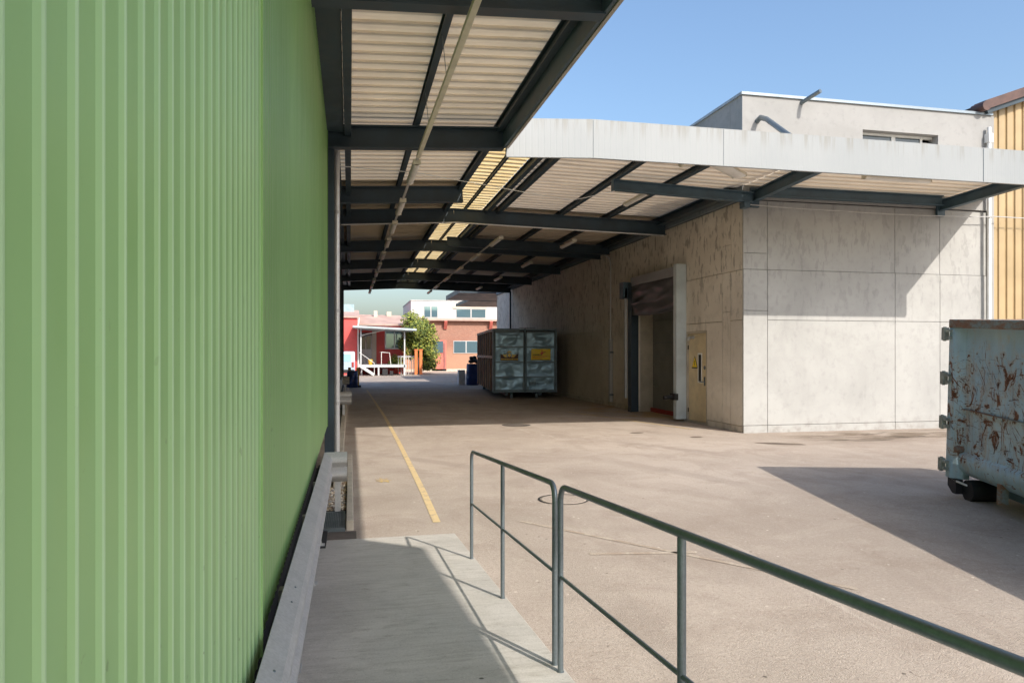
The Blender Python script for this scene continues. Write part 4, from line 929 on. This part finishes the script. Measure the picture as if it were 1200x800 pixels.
# brick building
def brick_mat():
    t = NT('red_brick'); n = t.N('ShaderNodeTexBrick'); mp = t.N('ShaderNodeMapping'); mp.inputs['Rotation'].default_value = (radians(90), 0, 0); t.L(t.pos, mp.inputs[0]); t.L(mp.outputs[0], n.inputs['Vector'])
    n.inputs['Scale'].default_value = 4; n.inputs['Color1'].default_value = (.26,.115,.08,1); n.inputs['Color2'].default_value = (.35,.165,.11,1); n.inputs['Mortar'].default_value = (.36,.27,.21,1)
    n.inputs['Mortar Size'].default_value = .02; a = t.noise(.5, 4); x, y, z = t.sep()
    c = t.mix(t.math('MULTIPLY', t.ramp(z, 2.6, 1.6), .6), n.outputs[0], (.46,.27,.17)); c = t.mix(t.math('MULTIPLY', t.ramp(a, .5, .7), .3), c, (.30,.12,.08))
    return t.done(c, .85)
BY = 66
bb = thing('brick_building', 'red brick workshop with a white upper storey beyond the driveway', 'building', (11, BY, 0))
b = MB(); b.box(4.5,24,BY,BY+10,0,4.6); b.build('wall', brick_mat(), bb)
b = MB(); b.box(4.5,24,BY-.06,BY,0,.22); b.build('plinth', M['kerb'], bb)
b = MB(); b.box(4.3,24,BY-.5,BY+10,4.61,4.80); b.build('ledge', M['rose_roof'], bb)
b = MB(); b.box(5.4,24,BY+.1,BY+10,4.81,6.40); b.build('upper_wall', plain('bright_white_render', (.62,.60,.57), .8, 0, .08, 1), bb)
b = MB(); b.box(5.35,24,BY+.05,BY+10,6.41,6.5); b.build('coping', M['galv'], bb)
for x in (8.5, 12.7): b = MB(); b.bar((x,BY-.02,3.9),(x,BY-.48,4.58), .28, .22); b.build('bracket', M['orange'] if False else plain('red_bracket', (.50,.13,.10), .6), bb)
def win(x0, x1, z0, z1, yy, n):
    b = MB(); b.box(x0,x1,yy-.05,yy+.02,z0,z1); w_ = b.build('window', M['galv'], bb)
    b = MB(); s_ = (x1-x0)/n
    for k in range(n): b.box(x0+k*s_+.06,x0+(k+1)*s_-.06,yy-.07,yy-.052,z0+.06,z1-.06)
    b.build('pane', M['sky_glass'], w_)
win(6.55,7.85,4.9,5.95,BY+.1,2); win(9.5,12.3,4.9,5.75,BY+.1,2); win(9.25,11.6,1.65,2.8,BY,2)
b = MB(); b.box(9.2,12.4,BY+.02,BY+.098,5.75,5.95); b.build('shutter_box', M['kerb'], bb)
b = MB(); b.box(7.3,8.6,BY-.06,BY+.01,.05,2.85); dd_ = b.build('door', plain('faded_red_door', (.55,.16,.12), .6), bb)
b = MB(); b.box(7.4,8.3,BY-.10,BY-.061,1.7,2.75); b.build('pane', M['sky_glass'], dd_)
b = MB(); b.box(8.36,8.42,BY-.09,BY-.061,.05,2.6); b.build('gap', M['steel'], dd_)
# tree
def leafy(mb, c, R, n, size, ncol=3):
    cl = [(Vector((random.gauss(0,1), random.gauss(0,1), random.gauss(0,1))).normalized()*random.uniform(.35,.95), random.uniform(.22,.42)) for _ in range(38)]
    for k in range(n):
        q, s_ = random.choice(cl); d_ = Vector((random.gauss(0,1), random.gauss(0,1), random.gauss(0,1))).normalized()*s_*random.uniform(.3,1)**.6
        p = c+Vector(((q.x+d_.x)*R[0], (q.y+d_.y)*R[1], (q.z+d_.z)*R[2]))
        if p.z < .25: continue
        u = Vector((random.gauss(0,1), random.gauss(0,1), random.gauss(0,.7))).normalized(); w_ = u.orthogonal().normalized(); sz = size*random.uniform(.6,1.4)
        mb.add([p-u*sz, p+w_*sz*.5, p+u*sz, p-w_*sz*.5], [(0,1,2,3)], random.randrange(ncol))
LM = [plain('leaf_'+n, c, .5, 0, .25, 3) for n, c in (('bright', (.33,.34,.06)), ('mid', (.20,.24,.045)), ('dark', (.08,.12,.03)))]
tr = thing('tree', 'bushy yellow green tree in front of the brick workshop', 'tree', (5.3, 58.6, 0))
b = MB(); b.tube([(5.3,58.6,-.05),(5.32,58.6,.9),(5.25,58.65,1.9),(5.35,58.6,3.2)], [.16,.13,.1,.05], 10)
for k in range(9):
    a = k*2.4; z = 1.0+k*.28; b.tube([(5.3,58.6,z),(5.3+.6*cos(a),58.6+.6*sin(a),z+.5),(5.3+1.2*cos(a),58.6+1.2*sin(a),z+1.1)], [.06,.04,.015], 6)
b.build('trunk', M['cont_side'], tr)
b = MB(); leafy(b, Vector((5.25,58.6,3.1)), (1.6,1.5,2.05), 9000, .1); leafy(b, Vector((6.25,58.8,1.5)), (.85,.9,1.4), 2200, .1); b.build('crown', LM, tr)
for x, y, R, lab in ((3.55,58.7,(.7,.6,.55),'low green shrub growing beside the raised deck'), (6.2,60.2,(.8,.6,.55),'low shrub at the foot of the tree by the orange posts')):
    b = MB(); leafy(b, Vector((x,y,R[2]*1.0+.15 if x > 5 else 1.0)), R, 1500, .07); tag(b.build('shrub', LM, loc=(x,y,0)), lab, 'shrub')
# hazy trees beyond the roofs are left out: only sky shows there
